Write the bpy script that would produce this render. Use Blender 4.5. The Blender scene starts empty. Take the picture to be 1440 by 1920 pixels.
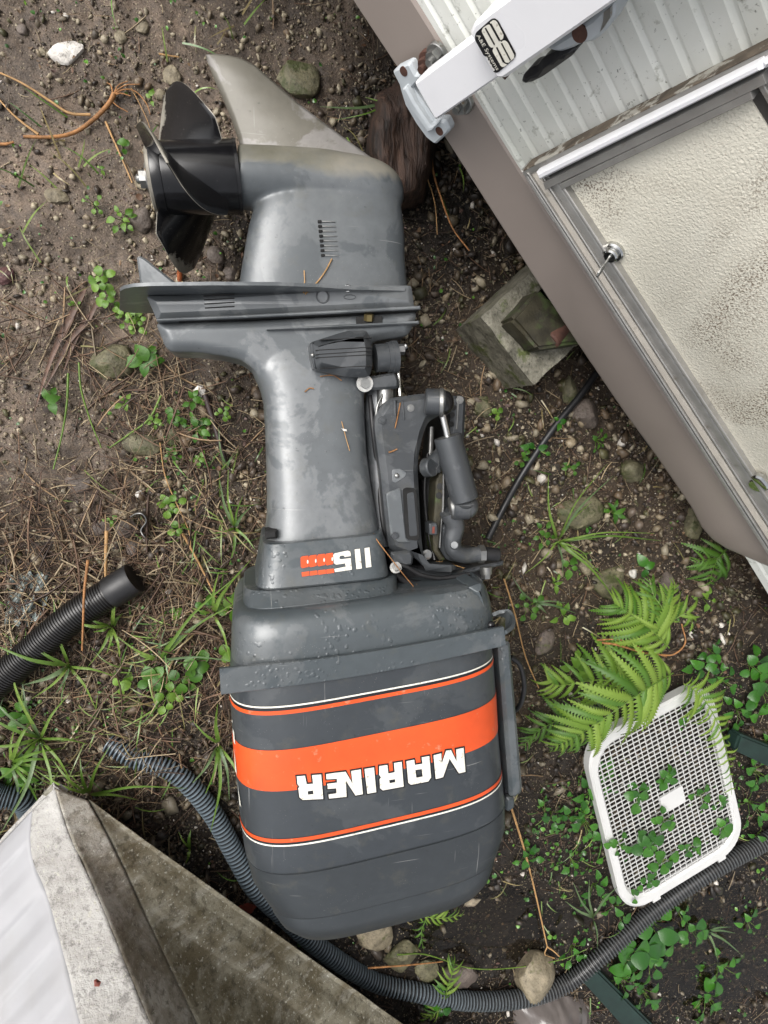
import bpy, bmesh, math, random
import numpy as np
from mathutils import Vector, Matrix
from mathutils.bvhtree import BVHTree
from mathutils.geometry import tessellate_polygon
R = math.radians
random.seed(7)
rng = np.random.default_rng(11)
scene = bpy.context.scene

# ------------------------------------------------------------------ camera
F, CX, CY = 1150.0, 720.0, 960.0            # focal length and centre, in photo pixels
HM = 0.20                                    # height of the motor's mid plane above the ground
H = 1.10 * F / math.sqrt(250**2 + 160**2 + F**2) + HM
def nz(v):
    v = np.asarray(v, float); return v / np.linalg.norm(v)
_up = nz((250, -160, F))
_x = nz(np.array((1., 0, 0)) - _up[0] * _up)
_y = np.cross(_up, _x)
B = np.array([_x, _y, _up])                  # camera axes -> world axes
cam_d = bpy.data.cameras.new('camera'); cam = bpy.data.objects.new('camera', cam_d)
scene.collection.objects.link(cam); scene.camera = cam
cam_d.sensor_fit = 'VERTICAL'; cam_d.sensor_height = 24.0; cam_d.lens = F / 1920 * 24.0
cam_d.clip_start = 0.02; cam_d.clip_end = 200
mw = Matrix.Identity(4)
for i in range(3):
    for j in range(3): mw[i][j] = B[i][j]
mw[2][3] = H
cam.matrix_world = mw

# ------------------------------------------------------------------ light
SUN_EL, SUN_AZ = 55, 150                     # soft sun through cloud
world = bpy.data.worlds.new('World'); scene.world = world; world.use_nodes = True
wn = world.node_tree; wn.nodes.clear()
sky = wn.nodes.new('ShaderNodeTexSky'); sky.sky_type = 'NISHITA'; sky.sun_disc = False
sky.sun_elevation = R(SUN_EL); sky.sun_rotation = R(90 - SUN_AZ)
sky.air_density = 1.0; sky.dust_density = 6.0; sky.ozone_density = 0.5
hs = wn.nodes.new('ShaderNodeHueSaturation'); hs.inputs['Saturation'].default_value = 0.22
bg = wn.nodes.new('ShaderNodeBackground'); bg.inputs['Strength'].default_value = 0.15
wo = wn.nodes.new('ShaderNodeOutputWorld')
wn.links.new(sky.outputs[0], hs.inputs['Color']); wn.links.new(hs.outputs[0], bg.inputs[0]); wn.links.new(bg.outputs[0], wo.inputs[0])
sun_d = bpy.data.lights.new('sun', 'SUN'); sun_d.energy = 0.9; sun_d.angle = R(40); sun_d.color = (1, .97, .93)
sun = bpy.data.objects.new('sun', sun_d); scene.collection.objects.link(sun)
sd = Vector((math.cos(R(SUN_EL)) * math.cos(R(SUN_AZ)), math.cos(R(SUN_EL)) * math.sin(R(SUN_AZ)), math.sin(R(SUN_EL))))
sun.rotation_euler = sd.to_track_quat('Z', 'Y').to_euler(); sun.location = (0, 0, 4)
vs = scene.view_settings
vs.view_transform = 'Standard'; vs.look = 'None'; vs.gamma = 1; vs.use_curve_mapping = False; vs.exposure = 0.68
scene.render.engine = 'CYCLES'

# ------------------------------------------------------------------ pixel <-> world
def ray(px, py): return B @ np.array(((px - CX) / F, -(py - CY) / F, -1.))
def P(px, py, z=0.0):
    r = ray(px, py); return r * ((z - H) / r[2]) + np.array((0, 0, H))
def Pv(px, py, z=0.0):
    px = np.asarray(px, float); py = np.asarray(py, float)
    r = np.stack([(px - CX) / F, -(py - CY) / F, -np.ones_like(px)], -1) @ B.T
    return r * ((z - H) / r[..., 2])[..., None] + np.array((0, 0, H))
def proj(p):
    c = (np.asarray(p, float) - np.array((0, 0, H))) @ B
    return CX + F * c[..., 0] / -c[..., 2], CY - F * c[..., 1] / -c[..., 2]
UP = np.array((0, 0, 1.))
def K(a, b, h=0.0): return P(a, b, HM) + UP * h       # motor frame: pixel on its mid plane + height
def Mt(px, py, h=0.0): return P(px, py, HM + h)       # point seen at pixel, h above the mid plane
def mpp(px, py): return float(np.linalg.norm(P(px + 1, py) - P(px, py)) + np.linalg.norm(P(px, py + 1) - P(px, py))) / 2

# ------------------------------------------------------------------ noise (numpy)
_tab = rng.random((256, 256))
def vnoise(x, y):
    xi = np.floor(x).astype(int); yi = np.floor(y).astype(int)
    fx = x - xi; fy = y - yi; fx = fx * fx * (3 - 2 * fx); fy = fy * fy * (3 - 2 * fy)
    a = _tab[xi & 255, yi & 255]; b = _tab[(xi + 1) & 255, yi & 255]
    c = _tab[xi & 255, (yi + 1) & 255]; d = _tab[(xi + 1) & 255, (yi + 1) & 255]
    return (a * (1 - fx) + b * fx) * (1 - fy) + (c * (1 - fx) + d * fx) * fy
def fbm(x, y, o=4):
    s = 0; a = .5; t = 0
    for i in range(o):
        s = s + a * vnoise(x * 2**i + 17 * i, y * 2**i + 31 * i); t += a; a *= .5
    return s / t
def inpoly(px, py, poly):
    px = np.asarray(px, float); py = np.asarray(py, float); r = np.zeros(px.shape, bool); n = len(poly)
    for i in range(n):
        x0, y0 = poly[i]; x1, y1 = poly[(i + 1) % n]
        if y0 == y1: continue
        c = ((y0 > py) != (y1 > py)) & (px < (x1 - x0) * (py - y0) / (y1 - y0) + x0); r ^= c
    return r
PUD1 = (910, 1735, 190, 95); PUD2 = (1330, 1790, 170, 140)
def _ell(e, px, py): return ((px - e[0]) / e[2])**2 + ((py - e[1]) / e[3])**2
def gh(x, y):
    x = np.asarray(x, float); y = np.asarray(y, float)
    h = .030 * (fbm(x * 2.2 + 5, y * 2.2 + 9, 3) - .5) + .018 * (fbm(x * 11 + 3, y * 11 + 1, 3) - .5) + .009 * (fbm(x * 55, y * 55 + 7, 4) - .5)
    p = np.stack([x, y, np.zeros_like(x)], -1); px, py = proj(p)
    for e in (PUD1, PUD2):
        d = _ell(e, px, py); h = h - .030 * np.clip(1.25 - d, 0, 1)
    return h - .004
def G(px, py, z=0.0):
    p = P(px, py, z); p[2] = float(gh(p[0], p[1])) + z; return p
def Pg(px, py, dz=0.0):
    p = P(px, py, 0); g = float(gh(p[0], p[1])); p = P(px, py, g + dz); return p

# ------------------------------------------------------------------ objects
C = scene.collection
def tag(o, label=None, cat=None, group=None, kind=None):
    if label: o['label'] = label
    if cat: o['category'] = cat
    if group: o['group'] = group
    if kind: o['kind'] = kind
    return o
def empty(name, loc, label=None, cat=None, group=None):
    o = bpy.data.objects.new(name, None); C.objects.link(o); o.location = tuple(loc); o.empty_display_size = .05
    return tag(o, label, cat, group)
def origin_of(parent):
    v = Vector((0, 0, 0))
    while parent is not None: v += parent.location; parent = parent.parent
    return np.array(v)
def obj(name, V, Fs, m, parent=None, smooth=40, origin=None, cols=None):
    """one mesh object from world-space vertices"""
    V = np.asarray(V, float).reshape(-1, 3)
    po = origin_of(parent)
    oo = po if origin is None else np.asarray(origin, float)
    me = bpy.data.meshes.new(name)
    me.from_pydata((V - oo).tolist(), [], [tuple(int(i) for i in f) for f in Fs])
    me.update()
    if m is not None: me.materials.append(m)
    if smooth:
        me.polygons.foreach_set('use_smooth', [True] * len(me.polygons))
        if smooth < 180: me.set_sharp_from_angle(angle=R(smooth))
    if cols is not None:
        a = me.attributes.new('Col', 'FLOAT_COLOR', 'POINT'); a.data.foreach_set('color', np.asarray(cols, np.float32).ravel())
    o = bpy.data.objects.new(name, me); C.objects.link(o); o.parent = parent
    o.location = tuple(oo - po) if origin is not None else (0, 0, 0)
    return o
def fix_normals(o):
    bm = bmesh.new(); bm.from_mesh(o.data); bmesh.ops.recalc_face_normals(bm, faces=bm.faces); bm.to_mesh(o.data); bm.free(); return o
def inst(name, me, parent, mat4):
    """object sharing a mesh, placed by a world matrix (parents carry no rotation)"""
    o = bpy.data.objects.new(name, me); C.objects.link(o); o.parent = parent
    t = Matrix.Translation(-Vector(origin_of(parent))); o.matrix_basis = t @ mat4; return o
def frame(loc, xd, zd, sx=1, sy=1, sz=1):
    x = Vector(xd).normalized(); z = Vector(zd); y = z.cross(x)
    if y.length < 1e-6: y = Vector((0, 1, 0)).cross(x)
    y.normalize(); z = x.cross(y)
    m = Matrix.Identity(4)
    for i in range(3): m[i][0] = x[i] * sx; m[i][1] = y[i] * sy; m[i][2] = z[i] * sz; m[i][3] = float(loc[i])
    return m

def fuse(o, voxel=.0028, it=10):
    """weld overlapping lofts of one casting into one skin with soft fillets"""
    md = o.modifiers.new('skin', 'REMESH'); md.mode = 'VOXEL'; md.voxel_size = voxel; md.use_smooth_shade = True
    sm = o.modifiers.new('soften', 'SMOOTH'); sm.factor = .5; sm.iterations = it
    dg = bpy.context.evaluated_depsgraph_get(); me = bpy.data.meshes.new_from_object(o.evaluated_get(dg)); me.name = o.name
    o.modifiers.clear(); o.data = me; return o
def absorb(o, *others):
    bm = bmesh.new(); bm.from_mesh(o.data)
    for q_ in others:
        me = q_.data.copy(); off = Vector(origin_of(q_)) - Vector(origin_of(o)); me.transform(Matrix.Translation(off)); bm.from_mesh(me); bpy.data.objects.remove(q_)
    bm.to_mesh(o.data); bm.free(); return o
class MB:
    def __init__(s): s.v = []; s.f = []
    def add(s, V, Fs):
        n = len(s.v); s.v += [tuple(p) for p in V]; s.f += [tuple(i + n for i in f) for f in Fs]
    def build(s, name, m, parent=None, **k): return obj(name, s.v, s.f, m, parent, **k)

def rings(Rg, cap=True, closed=False):
    """skin a list of equal-length vertex rings"""
    n = len(Rg[0]); V = [p for r in Rg for p in r]; Fs = []
    m = len(Rg)
    for i in range(m if closed else m - 1):
        a = i * n; b = ((i + 1) % m) * n
        for j in range(n):
            k = (j + 1) % n; Fs.append((a + j, a + k, b + k, b + j))
    if cap and not closed:
        V.append(np.mean(Rg[0], 0)); c0 = len(V) - 1; V.append(np.mean(Rg[-1], 0)); c1 = len(V) - 1
        for j in range(n):
            k = (j + 1) % n; Fs.append((c0, k, j)); Fs.append((c1, (m - 1) * n + j, (m - 1) * n + k))
    return V, Fs
def bez(pts, n):
    """Catmull-Rom through points"""
    pts = [np.asarray(p, float) for p in pts]; q = [2 * pts[0] - pts[1]] + pts + [2 * pts[-1] - pts[-2]]
    out = []; m = len(pts) - 1
    for i in range(n + 1):
        t = i / n * m; k = min(int(t), m - 1); t -= k; a, b, c, d = q[k:k + 4]
        out.append(.5 * ((2 * b) + (c - a) * t + (2 * a - 5 * b + 4 * c - d) * t * t + (3 * b - a - 3 * c + d) * t**3))
    return out
def tube(path, rad, n=12, cap=True, flat=1.0, upv=None):
    path = [np.asarray(p, float) for p in path]; Rg = []
    prev = None
    for i, p in enumerate(path):
        t = nz(path[min(i + 1, len(path) - 1)] - path[max(i - 1, 0)])
        if prev is None: prev = np.array((0, 0, 1.)) if abs(t[2]) < .9 else np.array((1., 0, 0))
        if upv is not None: prev = np.asarray(upv, float)
        u = nz(prev - prev.dot(t) * t); w = np.cross(t, u); prev = u
        r = rad(i / (len(path) - 1)) if callable(rad) else (rad[i] if hasattr(rad, '__len__') else rad)
        Rg.append([p + r * (math.cos(2 * math.pi * j / n) * w + flat * math.sin(2 * math.pi * j / n) * u) for j in range(n)])
    return rings(Rg, cap)
def offset_poly(poly, d):
    """offset a 2D polygon outward by d"""
    p = [np.asarray(q, float) for q in poly]; n = len(p)
    area = sum(p[i][0] * p[(i + 1) % n][1] - p[(i + 1) % n][0] * p[i][1] for i in range(n))
    s = 1 if area > 0 else -1; out = []
    for i in range(n):
        a = nz(p[i] - p[i - 1]); b = nz(p[(i + 1) % n] - p[i])
        na = np.array((a[1], -a[0])) * s; nb = np.array((b[1], -b[0])) * s
        m = na + nb; L = max(m.dot(m), .5); out.append(p[i] + m * (2 * d / L) * .999)
    return out
def smooth_poly(poly, r=8, n=3):
    """round the corners of a 2D polygon"""
    p = [np.asarray(q, float) for q in poly]; m = len(p); out = []
    for i in range(m):
        a, b, c = p[i - 1], p[i], p[(i + 1) % m]
        d = min(r, np.linalg.norm(a - b) * .45, np.linalg.norm(c - b) * .45)
        s = b + nz(a - b) * d; e = b + nz(c - b) * d
        for k in range(n + 1):
            t = k / n; out.append((1 - t)**2 * s + 2 * t * (1 - t) * b + t * t * e)
    return out
def plate(name, poly, m, parent, h0, h1, bev=.003, at=None, round_=0, smooth=35, holes=()):
    """a slab with a bevelled upper rim: outline in px seen at height h1; at(px,py,h)->world"""
    at = at or Mt
    px_m = np.linalg.norm(np.asarray(at(poly[0][0] + 1, poly[0][1], h1)) - np.asarray(at(*poly[0], h1)))
    ins = offset_poly(poly, -bev / px_m)
    if round_: ins = smooth_poly(ins, max(round_ - bev / px_m * .7, 1.0)); poly = smooth_poly(poly, round_)
    top = [np.asarray(at(x, y, h1)) for x, y in poly]
    c = np.mean(top, 0); nrm = nz(np.asarray(at(*poly[0], h1)) - np.asarray(at_base(at, poly[0], h1, h1 - .01)))
    top2 = [np.asarray(at(x, y, h1)) for x, y in ins]
    Rg = [[p - nrm * (h1 - h0) for p in top], [p - nrm * bev for p in top],
          [.35 * p + .65 * q - nrm * bev * .3 for p, q in zip(top, top2)], top2]
    n = len(poly); V, Fs = rings(Rg, cap=False)
    tri = tessellate_polygon([[Vector((*q, 0)) for q in ins]])
    for t in tri: Fs.append(tuple(3 * n + i for i in t))
    for t in tri: Fs.append(tuple(reversed(t)))
    return fix_normals(obj(name, V, Fs, m, parent, smooth=smooth))
def at_base(at, q, h, h2):
    """the point h2 high directly under the point seen at q at height h"""
    p = np.asarray(at(q[0], q[1], h)); return p - (h - h2) * (WN if at is W_at else UP)
def cyl(p0, p1, r, n=20, r1=None, bev=0.0):
    p0 = np.asarray(p0, float); p1 = np.asarray(p1, float); d = nz(p1 - p0); r1 = r if r1 is None else r1
    if bev:
        return tube([p0, p0 + d * 1e-4, p0 + d * bev, p1 - d * bev, p1 - d * 1e-4, p1], [r - bev, r - bev, r, r1, r1 - bev, r1 - bev], n)
    return tube([p0, p1], [r, r1], n)
def dome(c, axis, r, hgt, n=20, m=6):
    c = np.asarray(c, float); a = nz(axis)
    pts = [c + a * (hgt * math.sin(k / m * math.pi / 2)) for k in range(m + 1)]
    rr = [max(r * math.cos(k / m * math.pi / 2), 1e-4) for k in range(m + 1)]
    Rg = []
    u = nz(np.cross(a, (0.3, 1, .2))); w = np.cross(a, u)
    for p, q in zip(pts, rr): Rg.append([p + q * (math.cos(2 * math.pi * j / n) * u + math.sin(2 * math.pi * j / n) * w) for j in range(n)])
    return rings(Rg)
def hexbolt(c, axis, r, hgt):
    return cyl(c, np.asarray(c) + nz(axis) * hgt, r, 6)

# ------------------------------------------------------------------ materials
def nodes(name):
    m = bpy.data.materials.new(name); m.use_nodes = True; t = m.node_tree; t.nodes.clear()
    out = t.nodes.new('ShaderNodeOutputMaterial'); b = t.nodes.new('ShaderNodeBsdfPrincipled')
    t.links.new(b.outputs[0], out.inputs[0]); tc = t.nodes.new('ShaderNodeTexCoord')
    return m, t, b, tc.outputs['Object']
def noise(t, co, s, d=4, r=.55, dist=0):
    n = t.nodes.new('ShaderNodeTexNoise'); n.inputs['Scale'].default_value = s; n.inputs['Detail'].default_value = d
    n.inputs['Roughness'].default_value = r; n.inputs['Distortion'].default_value = dist
    t.links.new(co, n.inputs['Vector']); return n.outputs['Fac']
def voro(t, co, s, feat='F1', out='Distance'):
    n = t.nodes.new('ShaderNodeTexVoronoi'); n.feature = feat; n.inputs['Scale'].default_value = s
    t.links.new(co, n.inputs['Vector']); return n.outputs[out]
def ramp(t, f, a, b, c0=0., c1=1.):
    n = t.nodes.new('ShaderNodeMapRange'); n.inputs[1].default_value = a; n.inputs[2].default_value = b
    n.inputs[3].default_value = c0; n.inputs[4].default_value = c1; t.links.new(f, n.inputs[0]); return n.outputs[0]
def mix(t, f, a, b, mode='MIX'):
    n = t.nodes.new('ShaderNodeMix'); n.data_type = 'RGBA'; n.blend_type = mode
    for k, v in ((0, f), (6, a), (7, b)):
        if isinstance(v, (int, float)): n.inputs[k].default_value = v
        elif isinstance(v, tuple): n.inputs[k].default_value = (*v[:3], 1)
        else: t.links.new(v, n.inputs[k])
    return n.outputs[2]
def mathn(t, op, a, b=0.):
    n = t.nodes.new('ShaderNodeMath'); n.operation = op
    for k, v in ((0, a), (1, b)):
        if isinstance(v, (int, float)): n.inputs[k].default_value = v
        else: t.links.new(v, n.inputs[k])
    return n.outputs[0]
def bump(t, b, hts, prev=None):
    last = prev
    for hgt, st, dist in hts:
        n = t.nodes.new('ShaderNodeBump'); n.inputs['Strength'].default_value = st; n.inputs['Distance'].default_value = dist
        t.links.new(hgt, n.inputs['Height'])
        if last is not None: t.links.new(last, n.inputs['Normal'])
        last = n.outputs[0]
    t.links.new(last, b.inputs['Normal'])
def simple(name, col, rough=.5, metal=0., var=.25, s=30, bs=.0, dirt=None, spec=.5):
    m, t, b, co = nodes(name)
    f = noise(t, co, s); c = mix(t, ramp(t, f, .3, .7), tuple(x * (1 - var) for x in col), tuple(min(1, x * (1 + var)) for x in col))
    if dirt:
        c = mix(t, ramp(t, noise(t, co, dirt[1], 6, .65), dirt[2], dirt[3]), c, dirt[0])
    t.links.new(c, b.inputs['Base Color']); b.inputs['Metallic'].default_value = metal
    b.inputs['Specular IOR Level'].default_value = spec
    t.links.new(ramp(t, noise(t, co, s * .4), .3, .7, rough * .8, min(1, rough * 1.2)), b.inputs['Roughness'])
    if bs: bump(t, b, [(noise(t, co, s * 6), bs, .002)])
    return m

def paint(name, col, film, rough, metal, film_rough=.3, wear=0.0, drops=0.0, stain=None):
    """weathered enamel: dried water film in patches, fine dirt, scratches, rain beads"""
    m, t, b, co = nodes(name)
    f1 = noise(t, co, 7, 5, .6, .6); f2 = noise(t, co, 45, 4, .6); f3 = noise(t, co, 2.2, 3, .5)
    patch = ramp(t, mathn(t, 'ADD', mathn(t, 'MULTIPLY', f1, .8), mathn(t, 'MULTIPLY', f2, .2)), .50, .535)
    c = mix(t, mathn(t, 'MULTIPLY', patch, .75), col, film)
    c = mix(t, ramp(t, f2, .35, .75, 0, .35), c, tuple(x * .6 for x in col))
    spk = ramp(t, voro(t, co, 260), .05, .09, 1, 0)
    c = mix(t, mathn(t, 'MULTIPLY', spk, ramp(t, noise(t, co, 14), .5, .62)), c, (.42, .40, .36))
    drk = ramp(t, noise(t, co, 90, 3, .7), .68, .74)
    c = mix(t, mathn(t, 'MULTIPLY', drk, .6), c, tuple(x * .35 for x in col))
    if stain is not None:
        sx = t.nodes.new('ShaderNodeSeparateXYZ'); geo = t.nodes.new('ShaderNodeNewGeometry')
        t.links.new(geo.outputs['Position'], sx.inputs[0])
        y = mathn(t, 'ADD', sx.outputs[1], mathn(t, 'MULTIPLY', mathn(t, 'SUBTRACT', f1, .5), .10))
        sf = mathn(t, 'MULTIPLY', ramp(t, y, stain[0], stain[0] + .015), ramp(t, noise(t, co, 16, 6, .65), .25, .55, .55, 1))
        sc = mix(t, ramp(t, noise(t, co, 9, 5), .35, .65), stain[1], stain[2])
        c = mix(t, sf, c, sc)
    mp = t.nodes.new('ShaderNodeMapping'); mp.inputs['Rotation'].default_value = (0, 0, .7); mp.inputs['Scale'].default_value = (9, 420, 9); t.links.new(co, mp.inputs[0])
    mp2 = t.nodes.new('ShaderNodeMapping'); mp2.inputs['Rotation'].default_value = (0, 0, -.5); mp2.inputs['Scale'].default_value = (300, 7, 7); t.links.new(co, mp2.inputs[0])
    scr = mathn(t, 'MAXIMUM', ramp(t, noise(t, mp.outputs[0], 1, 1), .74, .77), ramp(t, noise(t, mp2.outputs[0], 1, 1), .75, .78))
    scr = mathn(t, 'MULTIPLY', scr, ramp(t, noise(t, co, 10, 2), .48, .60))
    c = mix(t, mathn(t, 'MULTIPLY', scr, .55), c, (.33, .33, .32))
    c = mix(t, ramp(t, noise(t, co, 24, 6, .7), .56, .75, 0, .35), c, (.10, .095, .07))
    t.links.new(c, b.inputs['Base Color']); b.inputs['Metallic'].default_value = metal
    r = ramp(t, patch, 0, 1, rough, film_rough)
    if stain is not None: r = ramp(t, mathn(t, 'MAXIMUM', sf, 0.), 0, 1, rough, .62)
    t.links.new(r, b.inputs['Roughness'])
    hts = [(f2, .05, .002), (noise(t, co, 400, 2), .04, .0006)]
    if drops:
        d = voro(t, co, 120, 'SMOOTH_F1'); dd = ramp(t, d, .16, .34, 1, 0)
        dd = mathn(t, 'MULTIPLY', dd, ramp(t, noise(t, co, 13, 2), .50, .58))
        hts.append((dd, drops, .0018))
    bump(t, b, hts)
    b.inputs['Coat Weight'].default_value = .15; b.inputs['Coat Roughness'].default_value = .22
    return m
M = {}
M['lower'] = paint('lower_unit_paint', (.105, .115, .122), (.19, .20, .206), .38, .15, .32, stain=None)
M['gear'] = paint('gearcase_paint', (.085, .095, .102), (.14, .15, .156), .36, .15, .32, stain=(P(600, 318, HM + .05)[1], (.12, .115, .085), (.24, .225, .185)))
M['skeg'] = paint('skeg_worn_paint', (.15, .14, .115), (.29, .275, .265), .55, .1, .6)
M['pan'] = paint('pan_paint', (.062, .074, .081), (.115, .125, .13), .40, .12, .30, drops=.45)
M['cowl'] = paint('cowl_paint', (.036, .042, .048), (.062, .069, .074), .40, .1, .36)
M['cap'] = paint('cowl_cap_paint', (.030, .035, .039), (.037, .043, .047), .46, .1, .42)
M['cast'] = paint('cast_bracket_paint', (.058, .063, .068), (.11, .115, .12), .40, .35, .34)
M['black'] = simple('black_gloss', (.008, .008, .009), .22, 0, .3, 40, .02, ((.16, .15, .13), 90, .66, .75))
M['prop'] = simple('propeller_black', (.007, .007, .008), .18, 0, .3, 40, .01, ((.13, .12, .10), 210, .68, .76))
def blademat():
    m, t, b, co = nodes('worn_blade_black'); a = t.nodes.new('ShaderNodeAttribute'); a.attribute_name = 'Col'
    sx = t.nodes.new('ShaderNodeSeparateColor'); t.links.new(a.outputs['Color'], sx.inputs[0])
    w = ramp(t, mathn(t, 'ADD', sx.outputs[0], mathn(t, 'MULTIPLY', mathn(t, 'SUBTRACT', noise(t, co, 60, 6, .75), .5), 1.1)), .45, .62)
    c = mix(t, ramp(t, noise(t, co, 230, 4, .7), .66, .74), (.008, .008, .009), (.20, .185, .155)); c = mix(t, w, c, mix(t, noise(t, co, 90, 5), (.13, .12, .09), (.33, .31, .27)))
    t.links.new(c, b.inputs['Base Color']); t.links.new(ramp(t, w, 0, 1, .17, .6), b.inputs['Roughness']); return m
M['blade'] = blademat()
M['propworn'] = simple('propeller_worn_edge', (.27, .25, .21), .45, .3, .3, 60)
M['rubber'] = simple('black_rubber', (.012, .012, .013), .45, 0, .3, 60, .05)
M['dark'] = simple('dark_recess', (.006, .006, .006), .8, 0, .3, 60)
M['sealant'] = simple('old_sealant', (.12, .095, .07), .8, 0, .5, 50, .5, ((.40, .38, .33), 30, .5, .55))
M['gap'] = simple('shaded_frame_gap', (.06, .055, .05), .6, 0, .2, 40)
M['chrome'] = simple('bright_steel', (.55, .55, .54), .18, 1, .15, 60)
M['steel'] = simple('dull_steel', (.30, .30, .29), .38, .9, .2, 60, .05, ((.20, .12, .06), 80, .62, .7))
M['alu'] = simple('weathered_aluminium', (.34, .33, .31), .42, .55, .12, 40, .03, ((.20, .18, .15), 30, .60, .75))
M['rust'] = simple('rusty_steel', (.07, .030, .020), .8, 0, .4, 60, .2)
M['red'] = simple('worn_red_mark', (.16, .035, .022), .5, 0, .3, 60)
M['orange'] = simple('orange_decal', (.64, .078, .014), .40, 0, .14, 14, .02, ((.50, .20, .11), 60, .62, .72))
M['white_decal'] = simple('white_decal', (.70, .68, .60), .42, 0, .08, 60, 0, ((.33, .30, .24), 150, .58, .68))
M['black_decal'] = simple('black_decal', (.010, .010, .012), .35, 0, .1, 60)
M['line_decal'] = simple('grey_outline_decal', (.06, .06, .065), .4, 0, .1, 60)
M['white_paint'] = simple('white_enamel', (.78, .78, .80), .32, 0, .03, 14, .01, ((.45, .44, .42), 120, .70, .78))
M['grey_plastic'] = simple('grey_cast_plastic', (.43, .46, .48), .42, 0, .06, 20, .02, ((.25, .24, .22), 50, .66, .76))
M['brown'] = simple('taupe_skirt_paint', (.26, .22, .195), .42, 0, .07, 4, .02, ((.30, .27, .24), 300, .70, .74))
M['cream'] = simple('cream_trim', (.50, .46, .40), .5, 0, .12, 20, .03, ((.22, .19, .14), 22, .58, .75))
M['plank'] = simple('dark_green_timber', (.008, .022, .017), .5, 0, .35, 25, .1)
M['white_plastic'] = simple('white_plastic', (.52, .52, .51), .38, 0, .04, 20, .02, ((.42, .40, .34), 35, .66, .78))
M['wood'] = simple('wet_old_wood', (.030, .026, .014), .6, 0, .5, 40, .3, ((.05, .075, .02), 25, .5, .65))
M['glass'] = simple('shiny_scrap', (.16, .19, .18), .25, .2, .6, 60, .6, ((.6, .62, .6), 170, .62, .68))
M['bag'] = simple('wet_plastic_bag', (.12, .105, .098), .22, 0, .15, 20, .1)
M['root'] = simple('dry_root', (.28, .13, .045), .7, 0, .45, 90, .3)
M['stem'] = simple('dry_stem', (.36, .21, .085), .6, 0, .25, 60, .1)
M['darkleaf'] = simple('dark_pod', (.030, .018, .016), .5, 0, .5, 60, .2)
M['deadleaf'] = simple('dead_leaf', (.10, .055, .036), .6, 0, .5, 70, .2)

def leafmat(name, c0, c1, gloss=.35, tr=.35):
    m, t, b, co = nodes(name)
    oi = t.nodes.new('ShaderNodeObjectInfo')
    c = mix(t, oi.outputs['Random'], c0, c1)
    c = mix(t, ramp(t, noise(t, co, 120, 3), .35, .7, 0, .45), c, tuple(x * .45 for x in c0))
    t.links.new(c, b.inputs['Base Color']); b.inputs['Roughness'].default_value = gloss
    tl = t.nodes.new('ShaderNodeBsdfTranslucent'); t.links.new(mix(t, .5, c, (.25, .45, .03)), tl.inputs[0])
    mx = t.nodes.new('ShaderNodeMixShader'); mx.inputs[0].default_value = tr
    out = [n for n in t.nodes if n.type == 'OUTPUT_MATERIAL'][0]
    t.links.new(b.outputs[0], mx.inputs[1]); t.links.new(tl.outputs[0], mx.inputs[2]); t.links.new(mx.outputs[0], out.inputs[0])
    bump(t, b, [(noise(t, co, 200, 2), .25, .001)])
    return m
M['clover'] = leafmat('bright_herb_leaf', (.10, .22, .025), (.22, .38, .06))
M['herb'] = leafmat('mid_green_leaf', (.05, .15, .02), (.11, .26, .035))
M['gloss'] = leafmat('glossy_ground_cover', (.025, .10, .015), (.06, .20, .02), .22, .2)
M['fern'] = leafmat('fern_leaf', (.15, .27, .03), (.26, .38, .06), .6, .35)
M['fern2'] = leafmat('darker_fern_leaf', (.07, .17, .02), (.12, .25, .035), .45)
M['grass'] = leafmat('grass_blade', (.10, .20, .03), (.24, .36, .07), .4)
M['grey_grass'] = leafmat('greyish_grass_blade', (.10, .17, .07), (.18, .26, .12), .4)

def colmat(name, rough=.7, bs=.3, s=300, spec=.5):
    m, t, b, co = nodes(name)
    a = t.nodes.new('ShaderNodeAttribute'); a.attribute_name = 'Col'
    c = mix(t, ramp(t, noise(t, co, s, 3), .3, .7, 0, .6), a.outputs['Color'], (.02, .015, .01))
    c = mix(t, .45, a.outputs['Color'], c)
    t.links.new(c, b.inputs['Base Color']); b.inputs['Roughness'].default_value = rough
    b.inputs['Specular IOR Level'].default_value = spec
    if bs: bump(t, b, [(noise(t, co, s * 1.5, 3), bs, .001)])
    return m
M['gravel'] = colmat('gravel_bits', .5, .5)
M['straw'] = colmat('straw_bits', .55, .1)
M['cover'] = colmat('tiny_leaves', .3, .1)
M['hose'] = colmat('corrugated_hose_plastic', .33, .05, 80)

def stonemat(name, c0, c1, moss, mossc=(.075, .085, .02)):
    m, t, b, co = nodes(name)
    oi = t.nodes.new('ShaderNodeObjectInfo')
    ad = t.nodes.new('ShaderNodeVectorMath'); ad.operation = 'ADD'; t.links.new(co, ad.inputs[0]); t.links.new(oi.outputs['Random'], ad.inputs[1])
    v = ad.outputs[0]
    c = mix(t, ramp(t, noise(t, v, 35, 6, .7), .35, .65), c0, c1)
    c = mix(t, ramp(t, noise(t, v, 22, 5, .7), moss, moss + .1), c, mossc)
    c = mix(t, ramp(t, noise(t, v, 130, 4, .7), .55, .7, 0, .8), c, tuple(x * .25 for x in c0))
    t.links.new(c, b.inputs['Base Color']); b.inputs['Roughness'].default_value = .6
    bump(t, b, [(noise(t, v, 90, 6, .7), .8, .004), (voro(t, v, 160), .4, .002)])
    return m
M['stone'] = stonemat('limestone', (.13, .108, .07), (.30, .255, .175), .60)
M['mossy'] = stonemat('mossy_limestone', (.075, .068, .04), (.17, .155, .09), .50, (.05, .058, .016))
M['brownstone'] = stonemat('brown_stone', (.07, .055, .045), (.15, .12, .10), .62)
M['redstone'] = stonemat('reddish_stone', (.07, .03, .03), (.11, .05, .045), .8)
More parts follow.
